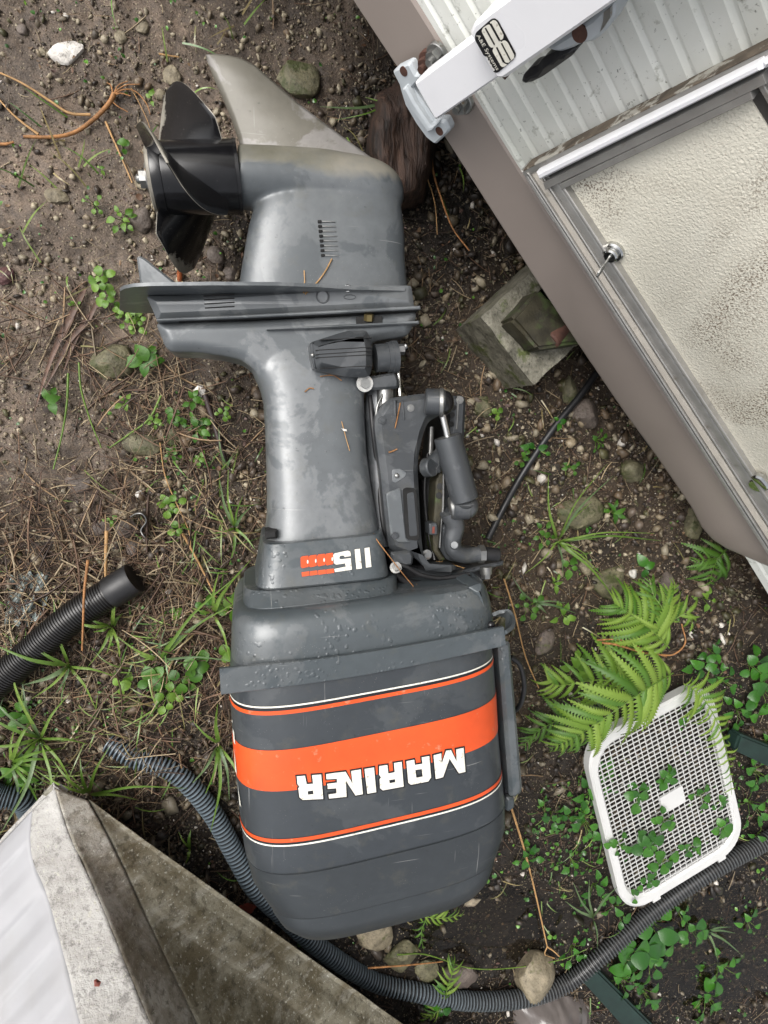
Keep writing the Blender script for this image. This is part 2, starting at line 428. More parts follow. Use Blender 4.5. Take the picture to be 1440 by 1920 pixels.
M['quartz'] = stonemat('white_lump', (.45, .42, .38), (.78, .75, .70), .75, (.3, .28, .24))
M['concrete'] = stonemat('mossy_concrete', (.085, .08, .058), (.24, .225, .175), .55, (.07, .085, .022))

def groundmat():
    m, t, b, co = nodes('wet_soil'); b.inputs['Specular IOR Level'].default_value = .35
    a = t.nodes.new('ShaderNodeAttribute'); a.attribute_name = 'Col'
    f = noise(t, co, 60, 8, .65); g = noise(t, co, 300, 4, .7)
    c = mix(t, ramp(t, f, .35, .65), a.outputs['Color'], mix(t, 1.0, a.outputs['Color'], (1.75, 1.65, 1.5), 'MULTIPLY'))
    c = mix(t, ramp(t, g, .42, .62, 0, .6), c, mix(t, 1.0, a.outputs['Color'], (.38, .36, .33), 'MULTIPLY'))
    gr = voro(t, co, 210, 'F1', 'Color'); sx = t.nodes.new('ShaderNodeSeparateColor'); t.links.new(gr, sx.inputs[0])
    d = voro(t, co, 210)
    spot = mathn(t, 'MULTIPLY', ramp(t, sx.outputs[0], .80, .82), ramp(t, d, .25, .38, 1, 0))
    c = mix(t, mathn(t, 'MULTIPLY', spot, .75), c, (.30, .25, .17))
    t.links.new(c, b.inputs['Base Color'])
    t.links.new(ramp(t, noise(t, co, 14, 4), .35, .65, .38, .8), b.inputs['Roughness'])
    bump(t, b, [(f, .9, .006), (g, .8, .002), (spot, .5, .003)])
    return m
M['ground'] = groundmat()

def sidingmat():
    m, t, b, co = nodes('dirty_white_siding')
    c = mix(t, ramp(t, noise(t, co, 6, 5, .6), .35, .7), (.74, .75, .71), (.62, .63, .57))
    c = mix(t, ramp(t, noise(t, co, 45, 6, .7), .60, .72, 0, .8), c, (.20, .20, .15))
    c = mix(t, ramp(t, noise(t, co, 160, 3, .7), .64, .72, 0, .8), c, (.10, .10, .08))
    t.links.new(c, b.inputs['Base Color']); b.inputs['Roughness'].default_value = .42
    bump(t, b, [(noise(t, co, 30), .1, .003)]); return m
M['siding'] = sidingmat()
def hatchmat():
    m, t, b, co = nodes('pebbled_cream_panel')
    v = voro(t, co, 300, 'SMOOTH_F1'); n = noise(t, co, 300, 3, .5, .8)
    st = noise(t, co, 4.5, 3, .5, .6)
    sx = mathn(t, 'MULTIPLY', ramp(t, st, .49, .58), ramp(t, noise(t, co, 420, 2, .6), .52, .58))
    c = mix(t, ramp(t, noise(t, co, 3), .3, .7), (.76, .72, .60), (.79, .76, .66))
    c = mix(t, mathn(t, 'MULTIPLY', sx, .9), c, (.15, .10, .065))
    c = mix(t, ramp(t, noise(t, co, 2.5, 5, .6), .5, .75, 0, .35), c, (.40, .33, .22))
    t.links.new(c, b.inputs['Base Color']); b.inputs['Roughness'].default_value = .42
    bump(t, b, [(n, .45, .003), (v, .3, .002)]); return m
M['hatch'] = hatchmat()
def fibremat(name, c0, c1, c2, a, b_, rough, bs, ang=0.0):
    m, t, b, co = nodes(name)
    mp = t.nodes.new('ShaderNodeMapping'); mp.inputs['Rotation'].default_value = (0, 0, ang); mp.inputs['Scale'].default_value = (3, 26, 10); t.links.new(co, mp.inputs[0]); st = mp.outputs[0]
    f = mathn(t, 'ADD', mathn(t, 'MULTIPLY', noise(t, co, 11, 7, .7, .6), .55), mathn(t, 'MULTIPLY', noise(t, st, 1, 6, .65, .3), .45))
    c = mix(t, ramp(t, f, a, b_), c0, c1)
    c = mix(t, ramp(t, noise(t, st, 2.2, 6, .7, .3), .52, .66, 0, .8), c, c2)
    c = mix(t, ramp(t, noise(t, co, 60, 6, .75), .52, .62, 0, .7), c, tuple(x * .45 for x in c1))
    c = mix(t, ramp(t, noise(t, co, 170, 4, .6), .60, .68, 0, .85), c, (.46, .45, .38))
    t.links.new(c, b.inputs['Base Color']); b.inputs['Roughness'].default_value = rough
    bump(t, b, [(noise(t, co, 80, 7, .7), bs, .005), (noise(t, st, 3, 4), bs * .5, .004)]); return m
M['fibre_white'] = simple('white_fibreglass', (.31, .31, .322), .5, 0, .10, 5, .04, ((.27, .265, .26), 7, .50, .80))
M['fibre_rough'] = fibremat('chalky_fibreglass_edge', (.44, .43, .41), (.30, .285, .265), (.37, .36, .34), .40, .62, .75, 1.0, -1.0)
M['fibre_mid'] = fibremat('half_stained_fibreglass', (.38, .36, .32), (.19, .165, .12), (.14, .12, .085), .42, .56, .6, .6, .9)
M['fibre_brown'] = fibremat('algae_stained_fibreglass', (.25, .23, .17), (.12, .10, .06), (.30, .285, .235), .40, .56, .5, .5, .55)
M['fibre_rim'] = fibremat('lichened_rim', (.30, .29, .24), (.17, .155, .11), (.11, .10, .07), .42, .58, .6, .6, .55)
def watermat():
    m, t, b, co = nodes('murky_puddle_water')
    b.inputs['Base Color'].default_value = (.75, .66, .52, 1); b.inputs['Roughness'].default_value = .03
    b.inputs['Transmission Weight'].default_value = 1.0; b.inputs['IOR'].default_value = 1.33
    bump(t, b, [(noise(t, co, 18, 2), .15, .002)]); return m
M['water'] = watermat()

# ------------------------------------------------------------------ ground
c4 = [P(px, py) for px, py in ((-60, -60), (1500, -60), (-60, 1980), (1500, 1980))]
x0, x1 = min(p[0] for p in c4) - .1, max(p[0] for p in c4) + .1
y0, y1 = min(p[1] for p in c4) - .1, max(p[1] for p in c4) + .1
DX = .0046
def axis_pts(a, b):
    inner = np.arange(a, b, DX); g = []; s = .02; v = b
    while v < b + 45: v += s; s *= 1.35; g.append(v)
    l = []; s = .02; v = a
    while v > a - 45: v -= s; s *= 1.35; l.append(v)
    return np.array(l[::-1] + list(inner) + g)
gx = axis_pts(x0, x1); gy = axis_pts(y0, y1)
XX, YY = np.meshgrid(gx, gy, indexing='ij'); ZZ = gh(XX, YY)
GV = np.stack([XX, YY, ZZ], -1).reshape(-1, 3)
PX, PY = proj(GV); 
# keep the projected zone functions sane behind/far from the frame
PX = np.clip(PX, -300, 1800); PY = np.clip(PY, -300, 2300)
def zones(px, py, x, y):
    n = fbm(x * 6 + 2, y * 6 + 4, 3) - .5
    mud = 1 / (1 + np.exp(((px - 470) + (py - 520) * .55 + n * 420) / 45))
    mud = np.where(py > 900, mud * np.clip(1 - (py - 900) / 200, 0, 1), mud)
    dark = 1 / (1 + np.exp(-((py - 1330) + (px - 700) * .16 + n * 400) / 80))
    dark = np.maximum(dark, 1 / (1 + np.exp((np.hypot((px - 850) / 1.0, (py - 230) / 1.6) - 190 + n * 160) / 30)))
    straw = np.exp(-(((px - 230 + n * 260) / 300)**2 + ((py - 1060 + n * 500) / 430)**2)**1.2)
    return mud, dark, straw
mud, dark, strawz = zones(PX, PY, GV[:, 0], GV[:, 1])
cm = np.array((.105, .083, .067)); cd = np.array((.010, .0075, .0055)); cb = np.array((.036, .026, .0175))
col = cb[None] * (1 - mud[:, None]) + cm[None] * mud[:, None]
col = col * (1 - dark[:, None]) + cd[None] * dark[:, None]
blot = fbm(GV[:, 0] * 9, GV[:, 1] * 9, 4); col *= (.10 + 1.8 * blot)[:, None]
nx, ny = len(gx), len(gy)
ii = np.arange((nx - 1) * (ny - 1)); i_, j_ = ii // (ny - 1), ii % (ny - 1)
q = np.stack([i_ * ny + j_, (i_ + 1) * ny + j_, (i_ + 1) * ny + j_ + 1, i_ * ny + j_ + 1], -1)
def fast_mesh(name, V, Q, m, cols=None, smooth=True):
    me = bpy.data.meshes.new(name); k = Q.shape[1]
    me.vertices.add(len(V)); me.vertices.foreach_set('co', np.asarray(V, np.float32).ravel())
    me.loops.add(Q.size); me.loops.foreach_set('vertex_index', Q.astype(np.int32).ravel())
    me.polygons.add(len(Q)); me.polygons.foreach_set('loop_start', np.arange(0, Q.size, k, dtype=np.int32))
    me.update(calc_edges=True); me.materials.append(m)
    if smooth: me.polygons.foreach_set('use_smooth', np.ones(len(Q), bool))
    if cols is not None:
        a = me.attributes.new('Col', 'FLOAT_COLOR', 'POINT')
        a.data.foreach_set('color', np.concatenate([cols, np.ones((len(cols), 1))], 1).astype(np.float32).ravel())
    o = bpy.data.objects.new(name, me); C.objects.link(o); return o
tag(fast_mesh('ground', GV, q, M['ground'], col), 'wet brown soil', kind='structure')

# puddles
for e, zoff in ((PUD1, -.016), (PUD2, -.015)):
    pts = [P(e[0] + e[2] * 1.15 * math.cos(a), e[1] + e[3] * 1.15 * math.sin(a), zoff - .004) for a in np.linspace(0, 2 * math.pi, 40, endpoint=False)]
    bot = [p - UP * .05 for p in pts]
    V, Fs = rings([bot, pts]); tag(fix_normals(obj('puddle_water', V, Fs, M['water'], smooth=30)), 'shallow puddle', kind='structure')

# ---- scattered stuff
def scatter(name, bases, pos, rot, scl, cols, m, smooth=False):
    """bases: list of (V,F); one joined mesh"""
    n = len(pos); which = rng.integers(0, len(bases), n); VV = []; QQ = []; CC = []; off = 0
    for k, (bv, bf) in enumerate(bases):
        idx = np.where(which == k)[0]
        if not len(idx): continue
        v = bv[None] * scl[idx][:, None, :]
        v = np.einsum('nij,nvj->nvi', rot[idx], v) + pos[idx][:, None, :]
        nv = len(bv); f = bf[None] + (np.arange(len(idx)) * nv)[:, None, None] + off
        VV.append(v.reshape(-1, 3)); QQ.append(f.reshape(-1, bf.shape[1])); CC.append(np.repeat(cols[idx], nv, 0)); off += nv * len(idx)
    return fast_mesh(name, np.concatenate(VV), np.concatenate(QQ), m, np.concatenate(CC), smooth)
def rotm(n, tilt=3.2):
    a = rng.random(n) * 2 * np.pi; b = (rng.random(n) - .5) * tilt; c = (rng.random(n) - .5) * tilt
    ca, sa, cb_, sb, cc, sc = np.cos(a), np.sin(a), np.cos(b), np.sin(b), np.cos(c), np.sin(c); o = np.zeros(n); l = np.ones(n)
    Rz = np.array([[ca, -sa, o], [sa, ca, o], [o, o, l]]).transpose(2, 0, 1)
    Ry = np.array([[cb_, o, sb], [o, l, o], [-sb, o, cb_]]).transpose(2, 0, 1)
    Rx = np.array([[l, o, o], [o, cc, -sc], [o, sc, cc]]).transpose(2, 0, 1)
    return Rz @ Ry @ Rx
def ico(sub, seed, jit):
    bm = bmesh.new(); bmesh.ops.create_icosphere(bm, subdivisions=sub, radius=1)
    r = np.random.default_rng(seed); V = np.array([v.co[:] for v in bm.verts]); Fc = np.array([[v.index for v in f.verts] for f in bm.faces]); bm.free()
    V = V * (1 + jit * (r.random((len(V), 1)) - .5))
    if jit:
        for _ in range(6):
            d = nz(r.normal(size=3)); lim = .35 + .35 * r.random(); V = V - np.outer(np.maximum(V @ d - lim, 0) * .95, d)
    return V, Fc
def spots(n, dens):
    px = rng.uniform(-40, 1480, n); py = rng.uniform(-40, 1960, n); p = Pv(px, py, 0.)
    keep = rng.random(n) < dens(px, py, p[:, 0], p[:, 1]); return px[keep], py[keep], p[keep]
def on_ground(p, dz): p = p.copy(); p[:, 2] = gh(p[:, 0], p[:, 1]) + dz; return p

def d_gravel(px, py, x, y):
    m, d, s = zones(px, py, x, y); c = fbm(x * 8 + 40, y * 8, 3)
    v = .36 * m + (1 - m) * (.95 * (1 - .35 * s)) * (1 - .30 * d)
    v = np.where(_ell(PUD1, px, py) < 1.1, .35, v); return v * np.clip((c - .22) * 2.8, .25, 1)
px, py, p = spots(150000, d_gravel); n = len(px)
m_, d_, s_ = zones(px, py, p[:, 0], p[:, 1])
sz = .0015 * np.exp(rng.exponential(.52, n)); sz = np.minimum(sz, .0085 + .007 * (1 - m_) * rng.random(n)) * (1 + .30 * (1 - m_))
pal = np.array([(.25, .20, .13), (.17, .13, .085), (.10, .075, .055), (.36, .31, .22), (.055, .04, .03), (.13, .09, .055), (.035, .026, .02), (.075, .07, .03)])
pick = rng.integers(0, len(pal), n); pale = np.array([(.30, .25, .17), (.36, .31, .22), (.20, .16, .11), (.13, .105, .08)])[rng.integers(0, 4, n)]
cols = np.where((rng.random(n) < .75 * m_)[:, None], pale, pal[pick]) * rng.uniform(.6, 1.25, (n, 1)); cols *= (1 - .6 * d_)[:, None]
cols[rng.random(n) < .015] = (.62, .58, .52)
scl = sz[:, None] * rng.uniform(.65, 1.35, (n, 3)) * np.array((1, 1, .7))
bases = [ico(1, k, .7) for k in range(9)]
tag(scatter('gravel', bases, on_ground(p, sz * .25), rotm(n), scl, cols, M['gravel']), 'limestone gravel and crumbs of soil', kind='stuff')

def straw_base(seed):
    r = np.random.default_rng(seed); k = 5; V = []; c = r.uniform(-.16, .16); c2 = r.uniform(-.06, .06); rb = .010 + .016 * (seed % 4) / 3
    for i in range(k):
        t = i / (k - 1) - .5; w = 1 - .5 * abs(t)
        for a in range(3): V.append((t, c * (t * t * 2 - .25) + rb * w * math.cos(2.1 * a), c2 * (t * t * 2 - .25) + rb * w * math.sin(2.1 * a)))
    Fc = []
    for i in range(k - 1):
        for a in range(3):
            b2 = (a + 1) % 3; p0, p1, p2, p3 = i * 3 + a, i * 3 + b2, i * 3 + 3 + b2, i * 3 + 3 + a
            Fc += [(p0, p1, p2), (p0, p2, p3)]
    return np.array(V), np.array(Fc)
def d_straw(px, py, x, y):
    m, d, s = zones(px, py, x, y); c = fbm(x * 7 + 90, y * 7 + 3, 3)
    v = .80 * s + .18 * (1 - m) * (1 - s) + .02
    v = np.maximum(v, .35 * np.exp(-(((px - 380) / 70)**2 + ((py - 430) / 90)**2)))
    v = np.maximum(v, .40 * np.exp(-(((px - 1000) / 90)**2 + ((py - 950) / 150)**2)))
    v = np.maximum(v, .40 * np.exp(-(((px - 1080) / 90)**2 + ((py - 1560) / 160)**2)))
    v = np.maximum(v, .9 * np.exp(-(((px - 300) / 150)**2 + ((py - 1440) / 130)**2)))
    v = np.maximum(v, .5 * np.exp(-(((px - 640) / 160)**2 + ((py - 1850) / 60)**2))); v = np.maximum(v, .3 * (px > 860) * (py > 780) * (py < 1900))
    v = np.where(_ell(PUD1, px, py) < 1, .02, v); return v * np.clip((c - .2) * 2.4, .1, 1)
px, py, p = spots(75000, d_straw); n = len(px)
m_, d_, s_ = zones(px, py, p[:, 0], p[:, 1])
L = rng.uniform(.012, .055, n) * (1 + 1.0 * (rng.random(n) < .25)) * (.65 + .5 * s_)
hosez = rng.uniform(0, .05, n) * np.exp(-(((px - 270) / 75)**2 + ((py - 1420) / 50)**2)) + rng.uniform(0, .035, n) * (rng.random(n) < .3) * s_
pal = np.array([(.25, .165, .09), (.17, .10, .06), (.09, .052, .034), (.36, .28, .17), (.06, .036, .026), (.13, .075, .045), (.30, .235, .15)])
cols = pal[rng.integers(0, len(pal), n)] * rng.uniform(.6, 1.35, (n, 1)) * (1 - .35 * d_)[:, None]
rot = rotm(n, .45); W_ = np.maximum(L, .03) * rng.uniform(.8, 1.2, n)
tag(scatter('dry_straw', [straw_base(k) for k in range(8)], on_ground(p, rng.uniform(.001, .014, n) + hosez), rot, np.stack([L, W_, W_], 1), cols, M['straw']), 'litter of brown pine needles and dry straw', kind='stuff')

def leaf_shape(kind):
    """leaf on +x, unit length; returns V,F (tris/quads)"""
    k = 6; V = []; Fc = []
    for i in range(k + 1):
        t = i / k
        if kind == 'round': w = .46 * math.sin(math.pi * min(1, t * .97 + .03))**.55
        elif kind == 'ovate': w = .34 * math.sin(math.pi * t**.75)**.85
        else: w = .20 * math.sin(math.pi * t**.8)**.9
        w = max(w, .012); z = .10 * math.sin(math.pi * t) - .14 * t * t
        V += [(t, -w, z + w * .22), (t, 0, z), (t, w, z + w * .22)]
    for i in range(k):
        for a in range(2):
            b0 = i * 3 + a; Fc.append((b0, b0 + 3, b0 + 4, b0 + 1))
    return np.array(V), np.array(Fc)
# brown leaf scraps and bark flakes
px, py, p = spots(9000, lambda a, b, x, y: .55 * (1 - .7 * zones(a, b, x, y)[0]) * np.clip((fbm(x * 8 + 20, y * 8 + 50, 3) - .35) * 5, .05, 1)); n = len(px)
S = rng.uniform(.004, .013, n); pal = np.array([(.13, .07, .04), (.07, .04, .025), (.20, .13, .075), (.04, .025, .018), (.10, .06, .05)]); cols = pal[rng.integers(0, 5, n)] * rng.uniform(.6, 1.3, (n, 1))
tag(scatter('leaf_litter', [leaf_shape('round'), leaf_shape('ovate'), leaf_shape('lance')], on_ground(p, rng.uniform(.001, .007, n)), rotm(n, .9), np.stack([S, S * rng.uniform(.4, 1, n), S * rng.uniform(-2, 2, n)], 1), cols, M['straw'], True), 'scraps of dead brown leaf and bark', kind='stuff')
# ground cover of tiny leaves, bottom right and in patches
def d_cover(px, py, x, y):
    c = fbm(x * 9 + 70, y * 9 + 13, 3)
    v = 1.0 * np.exp(-(((px - 1400) / 100)**2 + ((py - 1330) / 120)**2)) + .9 * np.exp(-(((px - 1060) / 75)**2 + ((py - 1540) / 110)**2))
    v += .75 * np.exp(-(((px - 1200) / 150)**2 + ((py - 1770) / 90)**2)) + .28 * np.exp(-(((px - 1330) / 150)**2 + ((py - 1700) / 200)**2))
    v += .34 * np.exp(-(((px - 1000) / 110)**2 + ((py - 950) / 130)**2)) + .30 * np.exp(-(((px - 330) / 90)**2 + ((py - 880) / 110)**2))
    v += .18 * np.exp(-(((px - 1050) / 130)**2 + ((py - 1150) / 110)**2)) + .35 * np.exp(-(((px - 60) / 100)**2 + ((py - 1380) / 90)**2))
    v += .05
    v += .30 * np.exp(-(((px - 330) / 130)**2 + ((py - 1230) / 110)**2))
    return v * np.clip((c - .46) * 9, 0, 1)
px, py, p = spots(26000, d_cover); n = len(px)
S = rng.uniform(.004, .011, n) * np.where(py > 1400, 1.25, .8)
pal = np.array([(.06, .17, .02), (.035, .12, .015), (.10, .24, .03), (.05, .14, .03)]); cols = pal[rng.integers(0, 4, n)] * rng.uniform(.6, 1.2, (n, 1))
tag(scatter('ground_cover', [leaf_shape('round'), leaf_shape('ovate')], on_ground(p, rng.uniform(.003, .016, n)), rotm(n, 1.0), np.stack([S, S, S], 1), cols, M['cover'], True), 'tiny green weed leaves', kind='stuff')

def grass_base(seed):
    r = np.random.default_rng(seed); k = 6; V = []; Fc = []; c = r.uniform(-.35, .35); lift = r.uniform(.10, .35)
    for i in range(k + 1):
        t = i / k; w = .035 * (1 - t**2.2) + .002; V += [(t, c * t * t - w, lift * math.sin(math.pi * t * .8)), (t, c * t * t + w, lift * math.sin(math.pi * t * .8) + w * .4)]
    for i in range(k): a = i * 2; Fc.append((a, a + 1, a + 3, a + 2))
    return np.array(V), np.array(Fc)
def d_grass(px, py, x, y):
    c = fbm(x * 10 + 33, y * 10 + 71, 3)
    v = 1.0 * np.exp(-(((px - 60) / 170)**2 + ((py - 1370) / 120)**2)) + .6 * np.exp(-(((px - 300) / 150)**2 + ((py - 1210) / 110)**2)) + .45 * np.exp(-(((px - 420) / 70)**2 + ((py - 1000) / 130)**2))
    v += .40 * np.exp(-(((px - 990) / 110)**2 + ((py - 1000) / 150)**2)) + .22 * np.exp(-(((px - 1080) / 150)**2 + ((py - 1560) / 200)**2)) + .03
    return v * np.clip((c - .40) * 6, .05, 1)
px, py, p = spots(14000, d_grass); n = len(px)
L = rng.uniform(.02, .075, n) * np.where(px < 500, 1.15, .85)
pal = np.array([(.16, .26, .05), (.10, .20, .035), (.22, .30, .08), (.26, .24, .10), (.30, .24, .11), (.07, .15, .03)]); cols = pal[rng.integers(0, 6, n)] * rng.uniform(.6, 1.15, (n, 1))
tag(scatter('wild_grass', [grass_base(k) for k in range(6)], on_ground(p, rng.uniform(.0, .012, n)), rotm(n, .5), np.stack([L, np.full(n, .040), L], 1), cols, M['cover'], True), 'thin tangled grass blades', kind='stuff')
# ------------------------------------------------------------------ loose stones
def stone(px, py, rpx, m, label, flat=.6, asp=1.0, rot=0, grp=None, sub=3):
    s = rpx * mpp(px, py); V, Fc = ico(sub, int(px * 7 + py), 0.0)
    r = np.random.default_rng(int(px * 13 + py * 3)); k = r.random(3) * 50
    n1 = fbm(V[:, 0] * 1.1 + k[0], V[:, 1] * 1.1 + V[:, 2] * 1.7 + k[1], 3) - .5
    V = V * (1 + .75 * n1)[:, None]
    for _ in range(9):                                        # chop facets
        d = nz(r.normal(size=3)); lim = .62 + .25 * r.random(); dd = V @ d; V = V - np.outer(np.maximum(dd - lim, 0) * .85, d)
    a = R(rot); V = V * np.array((s * asp, s / asp, s * flat)); V = V @ np.array([[math.cos(a), math.sin(a), 0], [-math.sin(a), math.cos(a), 0], [0, 0, 1]])
    b = Pg(px, py, s * flat * .35)
    o = obj('stone', V + b, Fc, m, smooth=38, origin=b); tag(o, label, 'stone', grp or 'loose stones on the ground'); return o
for a in [
    (120, 98, 27, 'quartz', 'white crumbly lump of lime on the bare mud near the top left', .35, 1.3, 20),
    (324, 143, 20, 'stone', 'pale angular stone lying above the tip of the propeller blade', .6, 1, 40),
    (300, 178, 13, 'stone', 'small stone touching the edge of the upper propeller blade', .6, 1, 10),
    (106, 366, 19, 'stone', 'lone beige stone on bare mud left of the propeller', .5, 1.15, 0),
    (79, 98, 9, 'stone', 'small tan stone just left of the white crumbly lump', .7, 1, 0),
    (42, 55, 12, 'brownstone', 'brown stone high in the top left corner of the mud', .6, 1, 0),
    (8, 516, 19, 'redstone', 'dark reddish rounded stone at the left edge of the picture', .7, 1, 0),
    (210, 676, 40, 'mossy', 'large mossy stone between the dead leaves and the grey motor leg', .6, 1.2, 20),
    (560, 152, 42, 'mossy', 'big mossy rock half buried beside the worn skeg', .5, 1.0, 0),
    (272, 830, 32, 'mossy', 'mossy stone in the straw below the small herbs', .5, 1.2, 0),
    (324, 822, 18, 'mossy', 'smaller mossy stone right of the mossy stone in the straw', .5, .8, 0),
    (148, 908, 26, 'brownstone', 'brown stone bedded in straw at the far left', .5, 1.1, 0),
    (188, 990, 20, 'brownstone', 'brown stone left of the bent metal hook', .6, 1, 30),
    (236, 992, 23, 'brownstone', 'brown stone touching the bent metal hook', .6, 1, 70),
    (218, 1030, 16, 'stone', 'tan stone between the two brown stones and the black hose', .6, 1, 10),
    (252, 1026, 17, 'brownstone', 'grey brown stone below the bent metal hook', .6, 1, 10),
    (140, 1135, 17, 'stone', 'pale stone against the side of the black hose', .6, 1.1, 10),
    (1000, 1832, 40, 'stone', 'large pale stone resting on the edge of the corrugated hose', .8, 1.0, 20),
    (1144, 1092, 31, 'mossy', 'yellow green mossy rock above the big fern', .5, 1.2, 20),
    (1088, 962, 42, 'mossy', 'wide dark mossy rock below the camper edge', .4, 1.2, 0),
    (1184, 882, 25, 'mossy', 'mossy rock close under the taupe skirt of the camper', .6, 1, 40),
    (1098, 775, 27, 'brownstone', 'grey rock on the right of the thin black cable', .6, 1, 40),
    (1070, 735, 22, 'mossy', 'mossy rock touching the thin black cable near the camper', .6, .7, 0),
    (906, 762, 21, 'mossy', 'mossy pebble right of the tilt bracket of the motor', .5, .9, 0),
    (948, 1162, 17, 'mossy', 'mossy stone next to the end of the handle bar', .6, 1, 0),
    (1022, 1205, 24, 'brownstone', 'brown stone between the long dry stem and the fern', .5, 1.2, 60),
    (1098, 1063, 14, 'stone', 'tan pebble below the arching grass blades', .6, 1, 60),
    (1187, 1076, 9, 'quartz', 'small pinkish white pebble right of the mossy rock', .7, 1, 60),
    (700, 1745, 38, 'stone', 'pale rock in the puddle under the cap of the cowl', .5, .8, 20),
    (752, 1792, 30, 'mossy', 'drowned stone in the puddle near the small fern', .5, 1.1, 20),
    (862, 1828, 27, 'brownstone', 'brownish stone where the hose leaves the puddle', .6, .8, 80),
    (802, 1822, 22, 'mossy', 'round mossy stone left of the young fern by the hose', .5, 1, 80),
    (886, 1690, 12, 'quartz', 'whitish chip sticking out from under the motor cowl', .6, 1.5, 10),
    (432, 945, 8, 'quartz', 'white broken shell piece beside the dark seed pod', .6, .6, 10),
    (262, 926, 8, 'quartz', 'tiny white chip in the straw above the bent hook', .6, 1.2, 10),
    (373, 735, 13, 'quartz', 'greyish white pebble at the top of the dark seed pod', .6, 1, 10),
    (1300, 985, 22, 'mossy', 'mossy rock under the rounded end of the camper skirt', .6, .7, 10),
    (1250, 1090, 16, 'brownstone', 'brown pebble below the small separate fern', .6, .9, 10),
    (405, 480, 20, 'brownstone', 'wet brown stone in the gap between propeller and leg', .6, 1, 0),
    (365, 476, 17, 'mossy', 'mossy wet stone in the gap near the lower propeller blade', .6, 1, 0),
    (433, 512, 15, 'brownstone', 'small wet stone against the trailing edge of the leg', .6, 1, 0),
    (268, 412, 24, 'brownstone', 'brown stone directly below the propeller nut', .6, 1, 0),
    (268, 345, 14, 'stone', 'pale stone directly behind the propeller nut', .6, 1, 0),
    (1140, 1225, 14, 'brownstone', 'dark stone under the fern fronds', .6, 1, 0),
    (228, 70, 12, 'stone', 'small tan stone in mud left of the skeg tip', .6, 1, 0),
    (268, 50, 14, 'stone', 'pale brown stone near the top edge left of the skeg', .6, 1, 0)]:
    px, py, rp, mk, lab, fl, asp, rt = a; stone(px, py, rp, M[mk], lab, fl, asp, rt)

# ------------------------------------------------------------------ camper wall frame
WU = B @ nz((690, -170, F)); WS = nz(B @ np.array((1542., -1521., -F))); WU = nz(WU - WU.dot(WS) * WS)
WN = np.cross(WS, WU)
if WN.dot(np.array((0, 0, H)) - P(1000, 526, .28)) < 0: WN = -WN
W0 = P(1000, 526, .26)
def W_at(px, py, off=0.0):
    r = ray(px, py); c = np.array((0, 0, H)); return c + r * ((W0 + WN * off - c).dot(WN) / r.dot(WN))
def wst(px, py):
    d = W_at(px, py, 0) - W0; return d.dot(WS), d.dot(WU)
def WX(s, t, off=0.0): return W0 + WS * s + WU * t + WN * off
HO = .012
def wplate(name, poly, m, parent, o0, o1, bev=.002, **k):
    if parent is not None and parent.name.startswith('hatch'): o0 += HO; o1 += HO
    return plate(name, poly, m, parent, o0, o1, bev, at=W_at, **k)
def wbox(s0, s1, t0, t1, o0, o1):
    V = [WX(s, t, o) for o in (o0, o1) for s, t in ((s0, t0), (s1, t0), (s1, t1), (s0, t1))]
    return V, [(0, 3, 2, 1), (4, 5, 6, 7), (0, 1, 5, 4), (1, 2, 6, 5), (2, 3, 7, 6), (3, 0, 4, 7)]

# ================================================================== OUTBOARD MOTOR
motor = empty('outboard_motor', K(640, 900, -HM), 'grey outboard motor with orange band and black propeller lying on its side on the ground', 'outboard motor')
def loft(name, secs, m, parent=motor, n=72, cap=True, smooth=38, ex=4.0):
    """secs: (XL, XR, y at x=690, slope, T[, T below]); px taken at the top face"""
    Rg = []
    for s in secs:
        XL, XR, yy, sl, T = s[:5]; TB = s[5] if len(s) > 5 else T; e = s[6] if len(s) > 6 else ex
        a = P(XL, yy + sl * (XL - 690), HM + T) - UP * T; b = P(XR, yy + sl * (XR - 690), HM + T) - UP * T
        c = (a + b) / 2; hv = (b - a) / 2; r = []
        for j in range(n):
            th = 2 * math.pi * j / n; cx = math.cos(th); sz_ = math.sin(th)
            x = math.copysign(abs(cx)**(2 / e), cx); z = math.copysign(abs(sz_)**(2 / e), sz_)
            r.append(c + hv * x + UP * (T if z > 0 else TB) * z)
        Rg.append(r)
    V, Fs = rings(Rg, cap); o = obj(name, V, Fs, m, parent, smooth=smooth); o['_'] = 1; del o['_']
    return fix_normals(o), Rg

# ---- cowl
def cow(y0):                                       # interpolated cowl outline at a given y0
    ys = [1215, 1299, 1379, 1459, 1551, 1611, 1660, 1703]
    xl = [428, 424, 430, 436, 446, 455, 468, 498]
    xr = [955, 962, 968, 972, 979, 984, 984, 966]
    sl = [-.155, -.185, -.205, -.215, -.235, -.245, -.25, -.26]
    T_ = [.168, .172, .174, .175, .174, .172, .168, .158]
    f = lambda a: float(np.interp(y0, ys, a)); return [f(xl), f(xr), y0, f(sl), f(T_)]
secs = [cow(y) for y in (1215, 1240, 1270, 1299, 1340, 1379, 1420, 1459, 1505, 1551, 1580, 1609)]
cowl, _r = loft('top_cowl', secs + [cow(1612)[:4] + [cow(1612)[4] - .0015]], M['cowl'])
def shrink(s, dx, dT): s = list(s); s[0] += dx; s[1] -= dx; s[4] -= dT; return s
secs = [shrink(cow(1611), 1.5, .0016), shrink(cow(1614), -.5, -.0012)] + [cow(y) for y in (1640, 1660, 1685, 1700)] + [
    shrink(cow(1703), 1, .0005), shrink(cow(1703), 5, .004), [508, 958, 1721, -.26, .153], [522, 948, 1738, -.26, .141], [545, 928, 1748, -.26, .120], [590, 890, 1746, -.26, .090], [640, 830, 1748, -.26, .065]]
loft('cowl_cap', secs, M['cap'], cowl)
